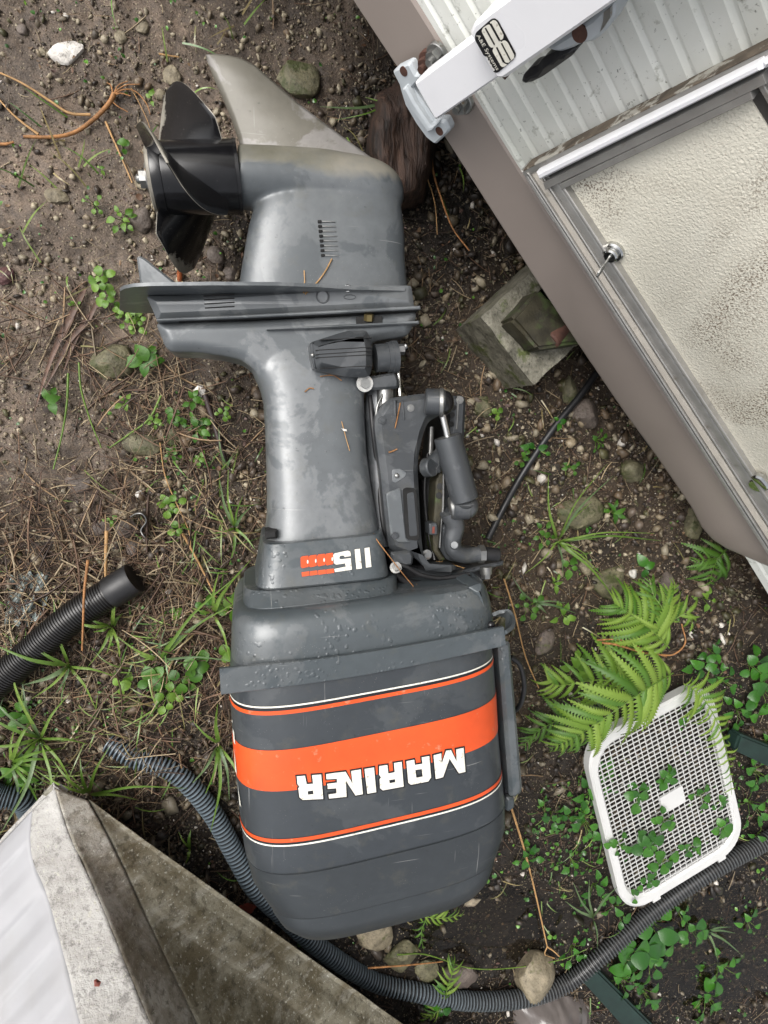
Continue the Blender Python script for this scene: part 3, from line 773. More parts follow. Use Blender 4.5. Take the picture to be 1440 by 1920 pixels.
def band(name, ya, yb, m, parent, off):
    sa, sb = cow(ya), cow(yb); k = 6; ss = []
    for i in range(k + 1):
        s = cow(ya + (yb - ya) * i / k); s = shrink(s, -off * 1000, -off); ss.append(s)
    n = 96; Rg = []
    for s in ss:
        XL, XR, yy, sl, T = s; a = P(XL, yy + sl * (XL - 690), HM + T) - UP * T; b = P(XR, yy + sl * (XR - 690), HM + T) - UP * T
        c = (a + b) / 2; hv = (b - a) / 2
        Rg.append([c + hv * math.copysign(abs(math.cos(t))**.5, math.cos(t)) + UP * T * math.copysign(abs(math.sin(t))**.5, math.sin(t)) for t in [2 * math.pi * j / n for j in range(n)]])
    V, Fs = rings(Rg, cap=False); return obj(name, V, Fs, m, parent, smooth=60)
bd = {}
for nm, a, b, mk in (('white_stripe', 1298, 1301.0, 'white_decal'), ('black_stripe', 1302.3, 1306.5, 'black_decal'), ('orange_stripe', 1306.8, 1314, 'orange'),
                     ('orange_band', 1379, 1456, 'orange'),
                     ('orange_stripe', 1545.5, 1552.5, 'orange'), ('black_stripe', 1552.8, 1556.5, 'black_decal'), ('white_stripe', 1556.8, 1559.8, 'white_decal')):
    band(nm, a, b, M[mk], cowl, .0009)
# ---- lower pan and tiers
pan, _r = loft('lower_pan', [(468, 905, 1119, -.125, .118), (452, 915, 1122, -.125, .137), (440, 928, 1132, -.13, .153), (432, 938, 1150, -.135, .163), (430, 946, 1180, -.145, .168), (430, 951, 1222, -.155, .170)], M['pan'], ex=6)
loft('pan_shoulder', [(458, 752, 1090, -.10, .103), (455, 757, 1094, -.10, .1055), (454, 760, 1120, -.115, .128), (458, 762, 1136, -.12, .130)], M['pan'], pan, ex=5)
adap, _r = loft('adapter_housing', [(497, 719, 1003, -.097, .098), (493, 724, 1005, -.097, .1035), (484, 733, 1060, -.098, .108), (479, 738, 1086, -.10, .112), (482, 736, 1089, -.10, .108)], M['pan'], ex=7)
# ---- driveshaft housing (leg)
legs = [(470, 702, 672, -.045, .058), (476, 698, 690, -.045, .060), (487, 694, 712, -.05, .062), (495, 691, 740, -.055, .064), (499, 693, 790, -.065, .068), (501, 697, 850, -.075, .074), (503, 705, 910, -.085, .080), (503, 714, 960, -.092, .085), (500, 722, 996, -.097, .089), (498, 724, 1006, -.097, .0895), (500, 722, 1008, -.097, .085)]
legs = [(s[0] + 0, s[1], s[2], s[3], s[4]) for s in legs]
leg, _r = loft('driveshaft_housing', [(462, 708, 640, -.045, .050)] + legs, M['lower'], ex=3.8)
flange = plate('leg_flare', [(288, 602), (480, 598), (640, 590), (786, 581), (784, 596), (776, 615), (768, 628), (700, 640), (694, 700), (690, 735), (600, 760), (495, 735), (488, 712), (474, 690), (455, 675), (425, 667), (370, 659), (318, 658), (308, 650), (300, 630)], M['lower'], leg, -.050, .052, .012, round_=9)
absorb(leg, flange); flange = leg; fuse(leg, .0026, 9)
plate('side_ridge', [(500, 618), (600, 610), (688, 606), (786, 601), (787, 606), (690, 612), (600, 616)], M['lower'], leg, .03, .062, .003)
# dark recess with a brass nut
plate('recess', [(668, 594), (716, 592), (718, 608), (668, 610)], M['dark'], leg, .05, .0535, .0005)
mb = MB(); mb.add(*hexbolt(Mt(691, 601, .053), (0, 1, .4), .008, .010)); mb.build('hex_nut', simple('brass_nut', (.28, .22, .10), .35, .9), leg, smooth=20)
plate('heel_notch', [(497, 996), (519, 994), (520, 1010), (498, 1012)], M['dark'], leg, .05, .087, .003)
# ---- gearcase: strut, torpedo nose, skeg
gear, _r = loft('gearcase', [(500, 730, 330, 0, .030), (490, 752, 345, 0, .038), (480, 759, 362, 0, .0425), (474, 763, 382, 0, .0445), (467, 766, 405, 0, .0455), (462, 768, 430, 0, .0462), (455, 769, 470, -.01, .047), (448, 772, 510, -.02, .047), (444, 776, 560, -.03, .047)], M['gear'], ex=3.2)
tor = []
for i in range(41):
    t = i / 40; a = 446 + t * 312; up_ = 275 + 22 * t**1.5; lo = 391 + 22 * t
    k = 1 if t < .72 else math.sqrt(max(0, 1 - ((t - .72) / .28)**2.6)); cy = (up_ + lo) / 2 + 26 * max(0, t - .5)
    ry = np.linalg.norm(K(a, up_, 0) - K(a, lo, 0)) / 2 * max(k, .02); rz = min(.0555, ry) * (1 - .06 * t)
    c = K(a, cy, 0); yd = nz(K(a, cy + 5, 0) - c)
    tor.append([c + yd * ry * math.cos(2 * math.pi * j / 40) + UP * rz * math.sin(2 * math.pi * j / 40) for j in range(40)])
V, Fs = rings(tor); tor_o = fix_normals(obj('torpedo', V, Fs, M['gear'], gear, smooth=50))
absorb(gear, tor_o); fuse(gear, .0026, 16)
skp = [(385, 98), (400, 96), (430, 99), (455, 106), (478, 118), (520, 155), (560, 190), (630, 243), (700, 294), (738, 318), (752, 335), (700, 350), (560, 345), (458, 300), (452, 272), (446, 252), (436, 222), (420, 182), (402, 142)]
plate('skeg', skp, M['skeg'], gear, -.008, .009, .006, smooth=60)
# gearcase upper body between plate and seam
up_b = plate('gearcase_collar', [(272, 552), (330, 552), (640, 532), (774, 533), (780, 576), (640, 584), (440, 594), (293, 600), (284, 578)], M['lower'], gear, -.055, .056, .010, round_=6)
for k in range(4):
    plate('vent_slot', [(381 + k, 553.5 + k * 7.6), (439.5, 550.5 + k * 7.6), (439.8, 552.8 + k * 7.6), (381.3 + k, 555.9 + k * 7.6)], M['dark'], up_b, .0555, .0567, .0002)
mb = MB(); mb.add(*cyl(Mt(652, 541, .054), Mt(652, 541, .0605), .0062, 20, bev=.001)); sc_ = mb.build('slotted_screw', M['chrome'], up_b)
V, Fs = cyl((0, 0, 0), (0, 0, .001), 1, 4)
plate('screw_slot', [(647.5, 536.2), (648.6, 535.3), (656.6, 545.6), (655.5, 546.4)], M['dark'], sc_, .0600, .0609, .0002)
ringc = Mt(605, 556, .0565); rg = [ringc + .0098 * np.array((math.cos(a), math.sin(a), 0)) for a in np.linspace(0, 2 * math.pi, 33)]
mb = MB(); mb.add(*tube(rg, .0011, 6)); mb.build('plug_ring', M['cast'], up_b)
mb = MB(); mb.add(*cyl(Mt(605, 556, .0555), Mt(605, 556, .0572), .0085, 24, bev=.0006)); mb.build('round_plug', M['lower'], up_b)
mb = MB(); mb.add(*cyl(Mt(698, 544, .0555), Mt(698, 544, .0566), .0025, 12)); mb.build('small_hole', M['dark'], up_b)
rg = [Mt(657 + 11 * math.cos(a) - 1, 557 + 4.2 * math.sin(a), .0566) for a in np.linspace(0, 2 * math.pi, 25)]
mb = MB(); mb.add(*tube(rg, .0007, 6)); mb.build('cast_mark', M['cast'], up_b)
plate('seam_lip', [(293, 597), (440, 591), (640, 581), (788, 573), (789, 579), (640, 587), (440, 596.5), (294, 602)], M['lower'], gear, -.05, .062, .0015)
plate('seam_gap', [(294, 601.5), (440, 596.5), (640, 587), (786, 579), (786, 582), (640, 590), (440, 599), (295, 603.5)], M['dark'], gear, -.03, .0535, .0005)
# anti-ventilation plate: a thin slab across the motor
ed = [(224, .050), (223, .075), (230, .092), (248, .104), (280, .109), (400, .110), (520, .104), (600, .090), (660, .072), (760, .058)]
pl_b = {224: 552}
top = []
for a, h in ed: top.append((a, h))
full = top + [(760, -.058), (660, -.07), (600, -.09), (520, -.10), (400, -.108), (280, -.108), (248, -.10), (230, -.09), (223, -.07), (224, -.05)]
def plpt(a, h, dy):
    b = 559 + dy - (a - 500) * .004 * 3; q0 = K(a, b, h)
    px, _ = proj(q0); return K(a - (px - a) * 1.0, b, h)
Rg = [[plpt(a, h, -3) for a, h in full], [plpt(a, h, -1.5) + 0 for a, h in full], [plpt(a, h, 1.5) for a, h in full], [plpt(a, h, 3) for a, h in full]]
V, Fs = rings(Rg, cap=False); n_ = len(full); tri = tessellate_polygon([[Vector((a, h * 1000, 0)) for a, h in full]])
for t in tri: Fs.append(tuple(t)); Fs.append(tuple(3 * n_ + i for i in reversed(t)))
fix_normals(obj('anti_ventilation_plate', V, Fs, M['lower'], gear, smooth=30))
plate('trim_tab', [(256, 482), (262, 479), (272, 484), (330, 530), (336, 545), (272, 545), (262, 528)], M['lower'], gear, .028, .040, .003)
for k in range(8):
    y = 415 + k * 9.1; x = 599 + k * .9
    plate('intake_slot', [(x - 3.5, y - 2.6), (x + 3.5, y - 2.8), (x + 4.5, y), (x + 3.5, y + 2.6), (x - 3, y + 2.8)], M['dark'], gear, .0425, .0482, .0003, round_=1.5)
    plate('intake_rib', [(x + 4.5, y - 1.3), (x + 30, y + .3), (x + 30, y + .9), (x + 4.5, y + 1.0)], M['steel'], gear, .0425, .0482, .0002)
# ---- propeller
prop = empty('propeller', K(365, 335)); prop.parent = motor; prop.location = tuple(K(365, 335) - origin_of(motor))
ax0, ax1 = K(288, 335), K(446, 333); axd = nz(ax1 - ax0); ydir = nz(np.cross(axd, UP)); ydir = ydir if ydir[1] < 0 else -ydir
HL = np.linalg.norm(ax1 - ax0); HR = .0535
mb = MB(); mb.add(*tube([ax0 + axd * HL * t for t in (0, .003, .02, .12, .125, .14, .5, .97, .985, 1)], [HR * k for k in (.88, .98, 1.0, .985, .955, .96, .985, 1.0, .99, .95)], 48)); mb.build('hub', M['prop'], prop, smooth=35)
mb = MB(); mb.add(*tube([ax0 - axd * .006, ax0 - axd * .004, ax0 + axd * .002], [HR * .80, HR * .9, HR * .9], 40)); mb.build('hub_end_ring', M['propworn'], prop, smooth=35)
mb = MB(); mb.add(*cyl(ax0 - axd * .010, ax0, .022, 24)); mb.add(*cyl(ax0 - axd * .020, ax0 - axd * .009, .014, 6)); mb.add(*cyl(ax0 - axd * .026, ax0 - axd * .018, .007, 16, bev=.002)); mb.build('propeller_nut', M['steel'], prop, smooth=30)
mb = MB(); mb.add(*tube([ax1 - axd * .003, ax1 + axd * .002], [HR * 1.02, HR * 1.02], 48)); mb.build('thrust_ring', M['black'], prop, smooth=35)
def blade(ang0):
    pitch = .44; Rt = .152; nu, nv = 22, 18; mid = HL * .43; fr = []; bk = []
    for side, L in ((1, fr), (-1, bk)):
        for i in range(nu + 1):
            r = HR * .9 + (Rt - HR * .9) * (i / nu); u = i / nu
            half = min(.066 / r, .80) * (1 - u**3.6)**.5; skew = -.02 * u
            row = []
            for j in range(nv + 1):
                w = (j / nv * 2 - 1); phi = half * w + skew
                # constant-pitch helicoid with rake towards the stern
                ax_ = mid - phi * pitch / (2 * math.pi) - .022 * u
                th = .0032 * (1 - .55 * u) * (1 - abs(w)**6) + .0006
                a = ang0 + phi; rd = UP * math.cos(a) + (-ydir) * math.sin(a)
                row.append(ax0 + axd * (ax_ + side * th) + rd * r)
            L.append(row)
    V = [p for r_ in fr for p in r_] + [p for r_ in bk for p in r_]; n = nv + 1; off = (nu + 1) * n; Fs = []
    for i in range(nu):
        for j in range(nv):
            a = i * n + j; Fs.append((a, a + 1, a + n + 1, a + n)); Fs.append((off + a, off + a + n, off + a + n + 1, off + a + 1))
    edge = [j for j in range(n)] ; ring_ = [i * n for i in range(nu + 1)] + [nu * n + j for j in range(1, n)] + [i * n + nv for i in range(nu - 1, -1, -1)]
    for a, b in zip(ring_[:-1], ring_[1:]): Fs.append((a, b, off + b, off + a))
    wr = [max(0, (i / nu - .35)) * 1.5 * max(0, .35 + (1 if sgn_ > 0 else 0) * 0 + (j / nv * 2 - 1)) for sgn_ in (1, -1) for i in range(nu + 1) for j in range(nv + 1)]
    o = fix_normals(obj('blade', V, Fs, M['blade'], prop, smooth=60, cols=[(w_, w_, w_, 1) for w_ in wr]))
    o.data.materials.append(M['propworn'])
    for p_ in o.data.polygons[2 * nu * nv:]: p_.material_index = 1
    return o
for k in range(3): blade(R(-12 + 120 * k))
# ---- trim sender pod beside the leg
pod = plate('trim_motor_cover', [(582, 644), (586, 639), (640, 622), (655, 618), (688, 617), (694, 624), (700, 650), (701, 685), (696, 703), (688, 706), (650, 705), (600, 694), (590, 690), (584, 668)], M['cast'], motor, .02, .096, .012, round_=5)
plate('cover_end', [(581.5, 643), (588, 641), (593, 692), (588, 690), (583, 668)], M['cast'], pod, .04, .089, .002)
for k, (ya, yb) in enumerate(((636, 632), (656, 650), (664, 657), (670, 664), (690, 685))):
    plate('groove', [(592 + (8 if k in (0, 4) else 0), ya), (698, yb), (698, yb + 1.6), (592 + (8 if k in (0, 4) else 0), ya + 1.6)], M['dark'], pod, .09, .0965, .0002)
mb = MB(); mb.add(*dome(Mt(586, 666, .089), (-.4, 0, 1), .0035, .003)); mb.build('cover_screw', M['steel'], pod)
c0, c1 = Mt(703, 672, .062), Mt(744, 669, .062)
mb = MB(); mb.add(*tube([c0, c0 * .45 + c1 * .55, c0 * .44 + c1 * .56, c0 * .25 + c1 * .75, c0 * .24 + c1 * .76, c1], [.0225, .0225, .0245, .0245, .026, .026], 32)); sc = mb.build('thermostat_barrel', M['cast'], motor)
mb = MB(); mb.add(*hexbolt(Mt(744, 656, .066), (1, .1, 0), .009, .012)); mb.add(*cyl(Mt(754, 654, .066), Mt(763, 648, .07), .004, 8)); mb.build('grease_nut', M['steel'], sc, smooth=25)
mb = MB(); mb.add(*tube(bez([Mt(742, 682, .05), Mt(747, 700, .05), Mt(750, 742, .05)], 10), .0028, 8)); mb.build('steel_pipe', M['chrome'], motor)
arm_ = plate('swivel_clamp', [(671, 710), (685, 707), (742, 698), (748, 712), (748, 728), (700, 731), (672, 732), (668, 722)], M['cast'], motor, .0, .066, .004, round_=5)
mb = MB(); mb.add(*cyl(Mt(684, 719, .066), Mt(684, 719, .069), .0135, 24)); mb.add(*hexbolt(Mt(684, 719, .069), UP, .0085, .006)); mb.build('clamp_bolt', M['steel'], arm_, smooth=25)
mb = MB(); mb.add(*tube([Mt(715, 728, .02), Mt(712, 780, .02), Mt(716, 1020, .02)], [.026, .028, .028], 28)); mb.build('steering_tube', M['cast'], motor)
mb = MB(); mb.add(*tube(bez([Mt(722, 726, .045), Mt(722, 765, .045)], 5), .014, 24)); mb.build('swivel_collar', M['steel'], motor)
# ---- transom bracket
swb = plate('swivel_bracket', [(704, 800), (707, 778), (722, 755), (735, 746), (795, 737), (832, 742), (836, 762), (834, 775), (806, 790), (797, 812), (788, 850), (786, 880), (790, 960), (793, 1010), (796, 1040), (806, 1060), (858, 1062), (858, 1072), (800, 1068), (785, 1050), (740, 1035), (731, 1028), (724, 970), (716, 890)], M['cast'], motor, -.06, .078, .010, round_=9)
plate('bracket_slot', [(755, 917), (762, 914), (777, 915), (781, 921), (787, 1008), (783, 1014), (765, 1012), (760, 1006)], M['dark'], swb, .06, .0786, .0003, round_=4)
plate('slot_wall', [(763, 925), (776, 922), (783, 1004), (768, 1006)], M['cast'], swb, .06, .0791, .0003, round_=4)
plate('cast_web', [(738, 750), (744, 749), (744, 790), (741, 793)], M['cast'], swb, .07, .0825, .002)
plate('cast_web', [(754, 752), (757, 752), (760, 786), (757, 788)], M['cast'], swb, .07, .080, .001)
plate('cast_pocket', [(735, 880), (752, 879), (763, 886), (760, 894), (742, 906), (736, 903)], M['lower'], swb, .07, .0792, .0008, round_=5)
mb = MB(); mb.add(*dome(Mt(744, 892, .079), UP, .0045, .004)); mb.build('pocket_screw', M['steel'], swb)
plate('raised_panel', [(724, 925), (752, 914), (762, 1010), (772, 1018), (745, 1018), (733, 1005)], M['lower'], swb, .07, .0815, .002, round_=5)
clb = plate('clamp_bracket', [(846, 742), (872, 742), (875, 756), (868, 900), (846, 960), (834, 990), (828, 1010), (824, 1045), (812, 1030), (812, 995), (818, 960), (822, 890), (838, 880), (846, 800)], M['cast'], motor, -.13, .035, .006, round_=5)
plate('bright_edge', [(858, 742), (862, 742), (858, 805), (855, 805)], M['steel'], clb, .03, .0375, .0008)
for x, y in ((848, 778), (846, 795), (851, 764)):
    mb = MB(); mb.add(*cyl(Mt(x, y, .0345), Mt(x, y, .0362), .0046, 16)); mb.build('bolt_hole', M['dark'], clb)
trk = plate('tilt_pin_rail', [(824, 886), (831, 883), (834, 900), (832, 950), (826, 990), (823, 1030), (836, 1050), (826, 1052), (814, 1035), (812, 1000), (816, 950), (818, 905)], M['wood'], motor, .0, .062, .003, round_=3)
plate('rail_edge', [(831, 884), (834, 884), (833, 950), (828, 992), (826, 1028), (824, 1028), (826, 990), (830, 950)], M['steel'], trk, .05, .067, .0008)
for x, y in ((825, 912), (823, 929)):
    mb = MB(); mb.add(*cyl(Mt(x, y, .061), Mt(x, y, .0635), .0056, 18)); mb.build('bolt_hole', M['dark'], trk)
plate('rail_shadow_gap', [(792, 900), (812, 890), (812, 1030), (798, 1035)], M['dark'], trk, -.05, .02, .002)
plate('release_tab', [(805, 982), (818, 980), (821, 985), (821, 1001), (817, 1004), (806, 1003)], M['cast'], trk, .05, .078, .002, round_=2)
plate('red_mark', [(811, 988), (815, 987), (815, 1000), (810, 1000)], M['red'], trk, .07, .0787, .0002)
# arm below the tilt cylinder, ending in a black rubber tip
mb = MB(); mb.add(*tube(bez([Mt(842, 958, .075), Mt(853, 985, .07), Mt(848, 1012, .066), Mt(852, 1032, .066), Mt(870, 1041, .066), Mt(898, 1039, .066)], 30), lambda t: .0175 - .004 * t, 20)); ha = mb.build('shift_arm', M['cast'], motor, smooth=60)
plate('arm_web', [(824, 985), (850, 975), (862, 990), (858, 1020), (880, 1030), (900, 1030), (898, 1050), (862, 1056), (840, 1052), (826, 1030)], M['cast'], ha, .02, .062, .008, round_=8)
mb = MB(); mb.add(*hexbolt(Mt(897, 1039, .066), nz(Mt(920, 1038, .066) - Mt(897, 1039, .066)), .0165, .010)); mb.build('lock_nut', M['steel'], ha, smooth=25)
mb = MB(); mb.add(*cyl(Mt(852, 1022, .070), Mt(852, 1022, .084), .008, 20, bev=.002)); mb.build('pivot_boss', M['cast'], ha, smooth=25)
mb = MB(); mb.add(*cyl(Mt(908, 1038, .066), Mt(935, 1041, .066), .0125, 24, bev=.002)); mb.build('rubber_tip', M['rubber'], ha)
plate('lower_plate', [(735, 1052), (800, 1072), (850, 1075), (905, 1060), (945, 1052), (945, 1060), (905, 1069), (850, 1084), (800, 1082), (735, 1062)], M['cast'], motor, -.05, .050, .003)
mb = MB(); mb.add(*cyl(Mt(911, 1062, .05), Mt(911, 1076, .05), .011, 20)); mb.add(*hexbolt(Mt(911, 1076, .05), nz(Mt(911, 1090, .05) - Mt(911, 1076, .05)), .009, .008)); mb.build('hanging_bolt', M['steel'], motor, smooth=25)
plate('dark_well', [(735, 1060), (930, 1060), (905, 1095), (860, 1108), (760, 1122), (742, 1095)], M['rubber'], motor, -.08, .035, .004)
plate('steering_yoke', [(733, 1036), (770, 1032), (776, 1042), (774, 1060), (762, 1062), (735, 1056)], M['cast'], motor, -.02, .082, .004, round_=4)
mb = MB(); mb.add(*tube(bez([Mt(738, 1058, .075), Mt(760, 1062, .078), Mt(790, 1078, .076), Mt(830, 1084, .074), Mt(880, 1076, .07)], 20), .004, 10))
mb.add(*tube(bez([Mt(740, 1075, .06), Mt(765, 1092, .06), Mt(800, 1096, .06), Mt(830, 1090, .06)], 16), .0075, 10)); mb.build('black_cable', M['rubber'], motor, smooth=60)
mb = MB(); mb.add(*hexbolt(Mt(742, 1064, .085), nz((-.1, .5, 1)), .007, .010)); mb.add(*cyl(Mt(742, 1066, .08), Mt(742, 1064, .086), .010, 16)); mb.build('bright_bolt', M['steel'], motor, smooth=25)
def bolt(px, py, h, r=.006, par=None, m='steel', name='hex_bolt'):
    c = Mt(px, py, h); mb = MB(); mb.add(*cyl(c - UP * .002, c + UP * .0012, r * 1.5, 20)); mb.add(*hexbolt(c + UP * .001, UP, r, r * .8)); return mb.build(name, M[m], par or motor, smooth=25)
for x, y, h, r, mk in ((716, 788, .080, .0045, 'cast'), (800, 1040, .058, .006, 'steel'), (741, 1004, .083, .004, 'cast'), (770, 765, .079, .004, 'steel'), (862, 750, .037, .0045, 'steel'), (868, 1040, .070, .005, 'cast')): bolt(x, y, h, r, None, mk)
for nm, pts, r, mk in (('wire_loom', [(694, 742, .035), (699, 800, .05), (708, 880, .04), (718, 980, .05), (732, 1030, .04)], .0042, 'rubber'),
        ('brake_line', [(720, 735, .055), (706, 770, .06), (706, 840, .05), (716, 930, .05), (728, 1000, .055)], .0022, 'steel'),
        ('wire_loom', [(745, 1090, .05), (790, 1100, .055), (840, 1092, .05), (890, 1082, .045)], .0055, 'rubber'),
        ('pull_cable', [(802, 850, .03), (796, 920, .03), (802, 990, .03), (815, 1050, .05)], .0032, 'rubber'),
        ('return_spring', [(808, 800, .01), (806, 850, .01), (800, 900, .01)], .006, 'steel')):
    mb = MB(); mb.add(*tube(bez([Mt(*q_) for q_ in pts], 30), r, 10)); mb.build(nm, M[mk], motor, smooth=60)
for y in range(790, 1000, 22):
    x = 699 + (y - 790) * .12; c = Mt(x, y, .052); mb = MB(); mb.add(*cyl(c - np.array((.001, .004, 0)), c + np.array((.001, .004, 0)), .0048, 10)); mb.build('cable_clip', M['dark'], motor) if y % 44 == 0 else None
# ---- tilt cylinder
tc = empty('tilt_cylinder', Mt(858, 870, .09)); tc.parent = motor; tc.location = tuple(Mt(858, 870, .09) - origin_of(motor))
a0, a1 = Mt(839, 818, .10), Mt(872, 938, .10)
mb = MB(); mb.add(*tube([a0, a0 + (a1 - a0) * .001, a0 + (a1 - a0) * .012, a1 - (a1 - a0) * .012, a1], [.019, .0222, .0232, .0232, .0215], 36)); mb.build('cylinder_body', M['cast'], tc, smooth=35)
mb = MB(); mb.add(*tube([a0 - (a1 - a0) * .003, a0 + (a1 - a0) * .0], [.0165, .0170], 30)); mb.build('cylinder_rim', M['steel'], tc, smooth=30)
mb = MB(); mb.add(*cyl(Mt(829, 775, .10), a0 + (a1 - a0) * .01, .0058, 16)); mb.build('piston_rod', M['chrome'], tc)
mb = MB(); mb.add(*cyl(Mt(797, 753, .098), Mt(833, 755, .104), .0215, 32, bev=.002)); e1 = mb.build('upper_eye', M['cast'], tc)
mb = MB(); mb.add(*cyl(Mt(824, 755, .103), Mt(832, 755, .105), .0235, 32, bev=.001)); mb.build('washer', M['steel'], e1)
mb = MB(); mb.add(*dome(Mt(833, 755, .104), nz(Mt(850, 756, .106) - Mt(830, 755, .10)) + np.array((0, 0, .5)), .020, .015, 28)); mb.build('end_cap', M['black'], e1, smooth=60)
mb = MB(); mb.add(*cyl(Mt(848, 952, .088), Mt(880, 951, .092), .0205, 32, bev=.002)); mb.add(*tube([a1, Mt(870, 948, .092)], [.018, .016], 24)); e2 = mb.build('lower_eye', M['cast'], tc)
mb = MB(); mb.add(*cyl(Mt(843, 953, .087), Mt(850, 952, .088), .0185, 32, bev=.001)); mb.build('washer', M['steel'], e2)
mb = MB(); mb.add(*dome(Mt(878, 950, .092), nz(Mt(900, 951, .092) - Mt(878, 950, .092)) + np.array((0, 0, .3)), .0195, .017, 28)); mb.build('end_cap', M['cast'], e2, smooth=60)
mb = MB(); mb.add(*cyl(Mt(797, 877, .06), Mt(812, 875, .075), .0165, 24, bev=.002)); mb.add(*tube([Mt(812, 873, .068), Mt(835, 852, .06)], [.0165, .0185], 20)); mb.build('shock_link', M['cast'], tc, smooth=40)
# ---- rim strap, right end loop, handle bar, fuel line
def sbar(name, pts, w, th, m, parent, h_extra=0.0):
    """flat bar: centre line (px,py,h), width along motor axis, thickness along normal"""
    Rg = []
    P3 = [Mt(*p) for p in pts]
    for i, p in enumerate(P3):
        t = nz(P3[min(i + 1, len(P3) - 1)] - P3[max(i - 1, 0)])
        wv = nz(np.array((.10, -1, 0)) - np.array((.10, -1, 0)).dot(t) * t); nv = np.cross(t, wv); nv = nv if nv[2] > 0 else -nv
        ww = w(i / (len(P3) - 1)) / 2 if callable(w) else w / 2; b = .0012
        prof = [(-ww, -th / 2), (ww, -th / 2), (ww, th / 2 - b), (ww - b, th / 2), (-ww + b, th / 2), (-ww, th / 2 - b)]
        Rg.append([p + wv * a + nv * c for a, c in prof])
    V, Fs = rings(Rg); return fix_normals(obj(name, V, Fs, m, parent, smooth=35))
def stl(t):                                         # strap centre line in px, slight sag
    x = 413 + t * (945 - 413); return (x, 1277 - 85 * t + 10 * math.sin(t * math.pi) , .178)
sp = [stl(i / 24) for i in range(25)]
strap = sbar('rim_strap', sp, lambda t: .040 - .008 * t, .007, M['pan'], motor)
mb = MB()
loop = bez([Mt(940, 1190, .175), Mt(953, 1180, .160), Mt(956, 1166, .14), Mt(950, 1152, .125), Mt(935, 1150, .12), Mt(920, 1155, .12)], 20)
Rg = []
for i, p in enumerate(loop):
    t = nz(loop[min(i + 1, 20)] - loop[max(i - 1, 0)]); wv = nz(np.array((0, -.55, -1.)) - np.array((0, -.55, -1.)).dot(t) * t); nv = np.cross(t, wv)
    Rg.append([p + wv * a + nv * c for a, c in ((-.013, -.003), (.013, -.003), (.013, .003), (-.013, .003))])
V, Fs = rings(Rg); fix_normals(obj('strap_loop', V, Fs, M['pan'], strap, smooth=35))
plate('pan_side_cover', [(882, 1104), (905, 1096), (910, 1100), (922, 1150), (921, 1172), (905, 1176), (897, 1140)], M['pan'], pan, .05, .152, .010, round_=5)
hb = plate('handle_bar', [(935, 1204), (944, 1202), (958, 1206), (981, 1478), (979, 1490), (966, 1498), (957, 1495)], M['pan'], motor, -.03, .105, .006, round_=4)
plate('bar_foot', [(950, 1495), (966, 1497), (966, 1516), (955, 1524), (948, 1520)], M['pan'], hb, -.03, .07, .004, round_=5)
plate('gap_shadow_slab', [(926, 1205), (940, 1205), (960, 1496), (945, 1496)], M['black'], motor, -.09, .06, .003)  # black slab put in as the shadow between handle bar and cowl
mb = MB(); mb.add(*tube(bez([Mt(958, 1232, .03), Mt(975, 1248, .03), Mt(983, 1285, .03), Mt(976, 1320, .02), Mt(962, 1335, .0)], 30), .0048, 12)); mb.build('fuel_line', M['rubber'], motor, smooth=60)
mb = MB(); mb.add(*dome(Mt(921, 1172, .155), (.3, .2, 1), .007, .006)); mb.build('cowl_latch_pin', M['black'], motor)
# ---- decals: polygons laid on the painted surface
def bvh_of(objs):
    V = []; Fc = []
    for o in objs:
        oo = origin_of(o); n = len(V); V += [Vector(v.co) + Vector(oo) for v in o.data.vertices]; Fc += [tuple(i + n for i in p.vertices) for p in o.data.polygons]
    return BVHTree.FromPolygons(V, Fc)
CAM = Vector((0, 0, H))
def decal(name, loops, m, parent, bvh, lift, mx=.006, graze=.12):
    pts = [[Vector((x, y, 0)) for x, y in lp] for lp in loops]
    flat = [p for lp in pts for p in lp]; tri = tessellate_polygon(pts)
    bm = bmesh.new(); vs_ = [bm.verts.new(p) for p in flat]
    for t in tri:
        try: bm.faces.new([vs_[i] for i in t])
        except ValueError: pass
    for _ in range(4):
        es = [e for e in bm.edges if e.calc_length() > mx * 1000]
        if not es: break
        bmesh.ops.subdivide_edges(bm, edges=es, cuts=1); bmesh.ops.triangulate(bm, faces=bm.faces)
    V = []; last = None
    for v in bm.verts:
        d = Vector(ray(v.co.x, v.co.y)).normalized(); hit = bvh.ray_cast(CAM, d)
        if hit[0] is None or abs(hit[1].dot(d)) < graze: V.append(None); continue
        nn = hit[1] if hit[1].dot(d) < 0 else -hit[1]; last = np.array(hit[0] + nn * lift); V.append(last)
    bm.verts.index_update(); Fs = [[v.index for v in f.verts] for f in bm.faces]; bm.free()
    Fs = [f for f in Fs if all(V[i] is not None for i in f) and max(np.linalg.norm(V[f[0]] - V[i]) for i in f) < .03 + mx * 3]
    V = [v if v is not None else V[Fs[0][0]] for v in V] if Fs else []
    o = obj(name, V, Fs, m, parent, smooth=180); return o
CB = bvh_of([cowl])
def zc(pts, s, ox, oy): return [(ox + x / s, oy + y / s) for x, y in pts]
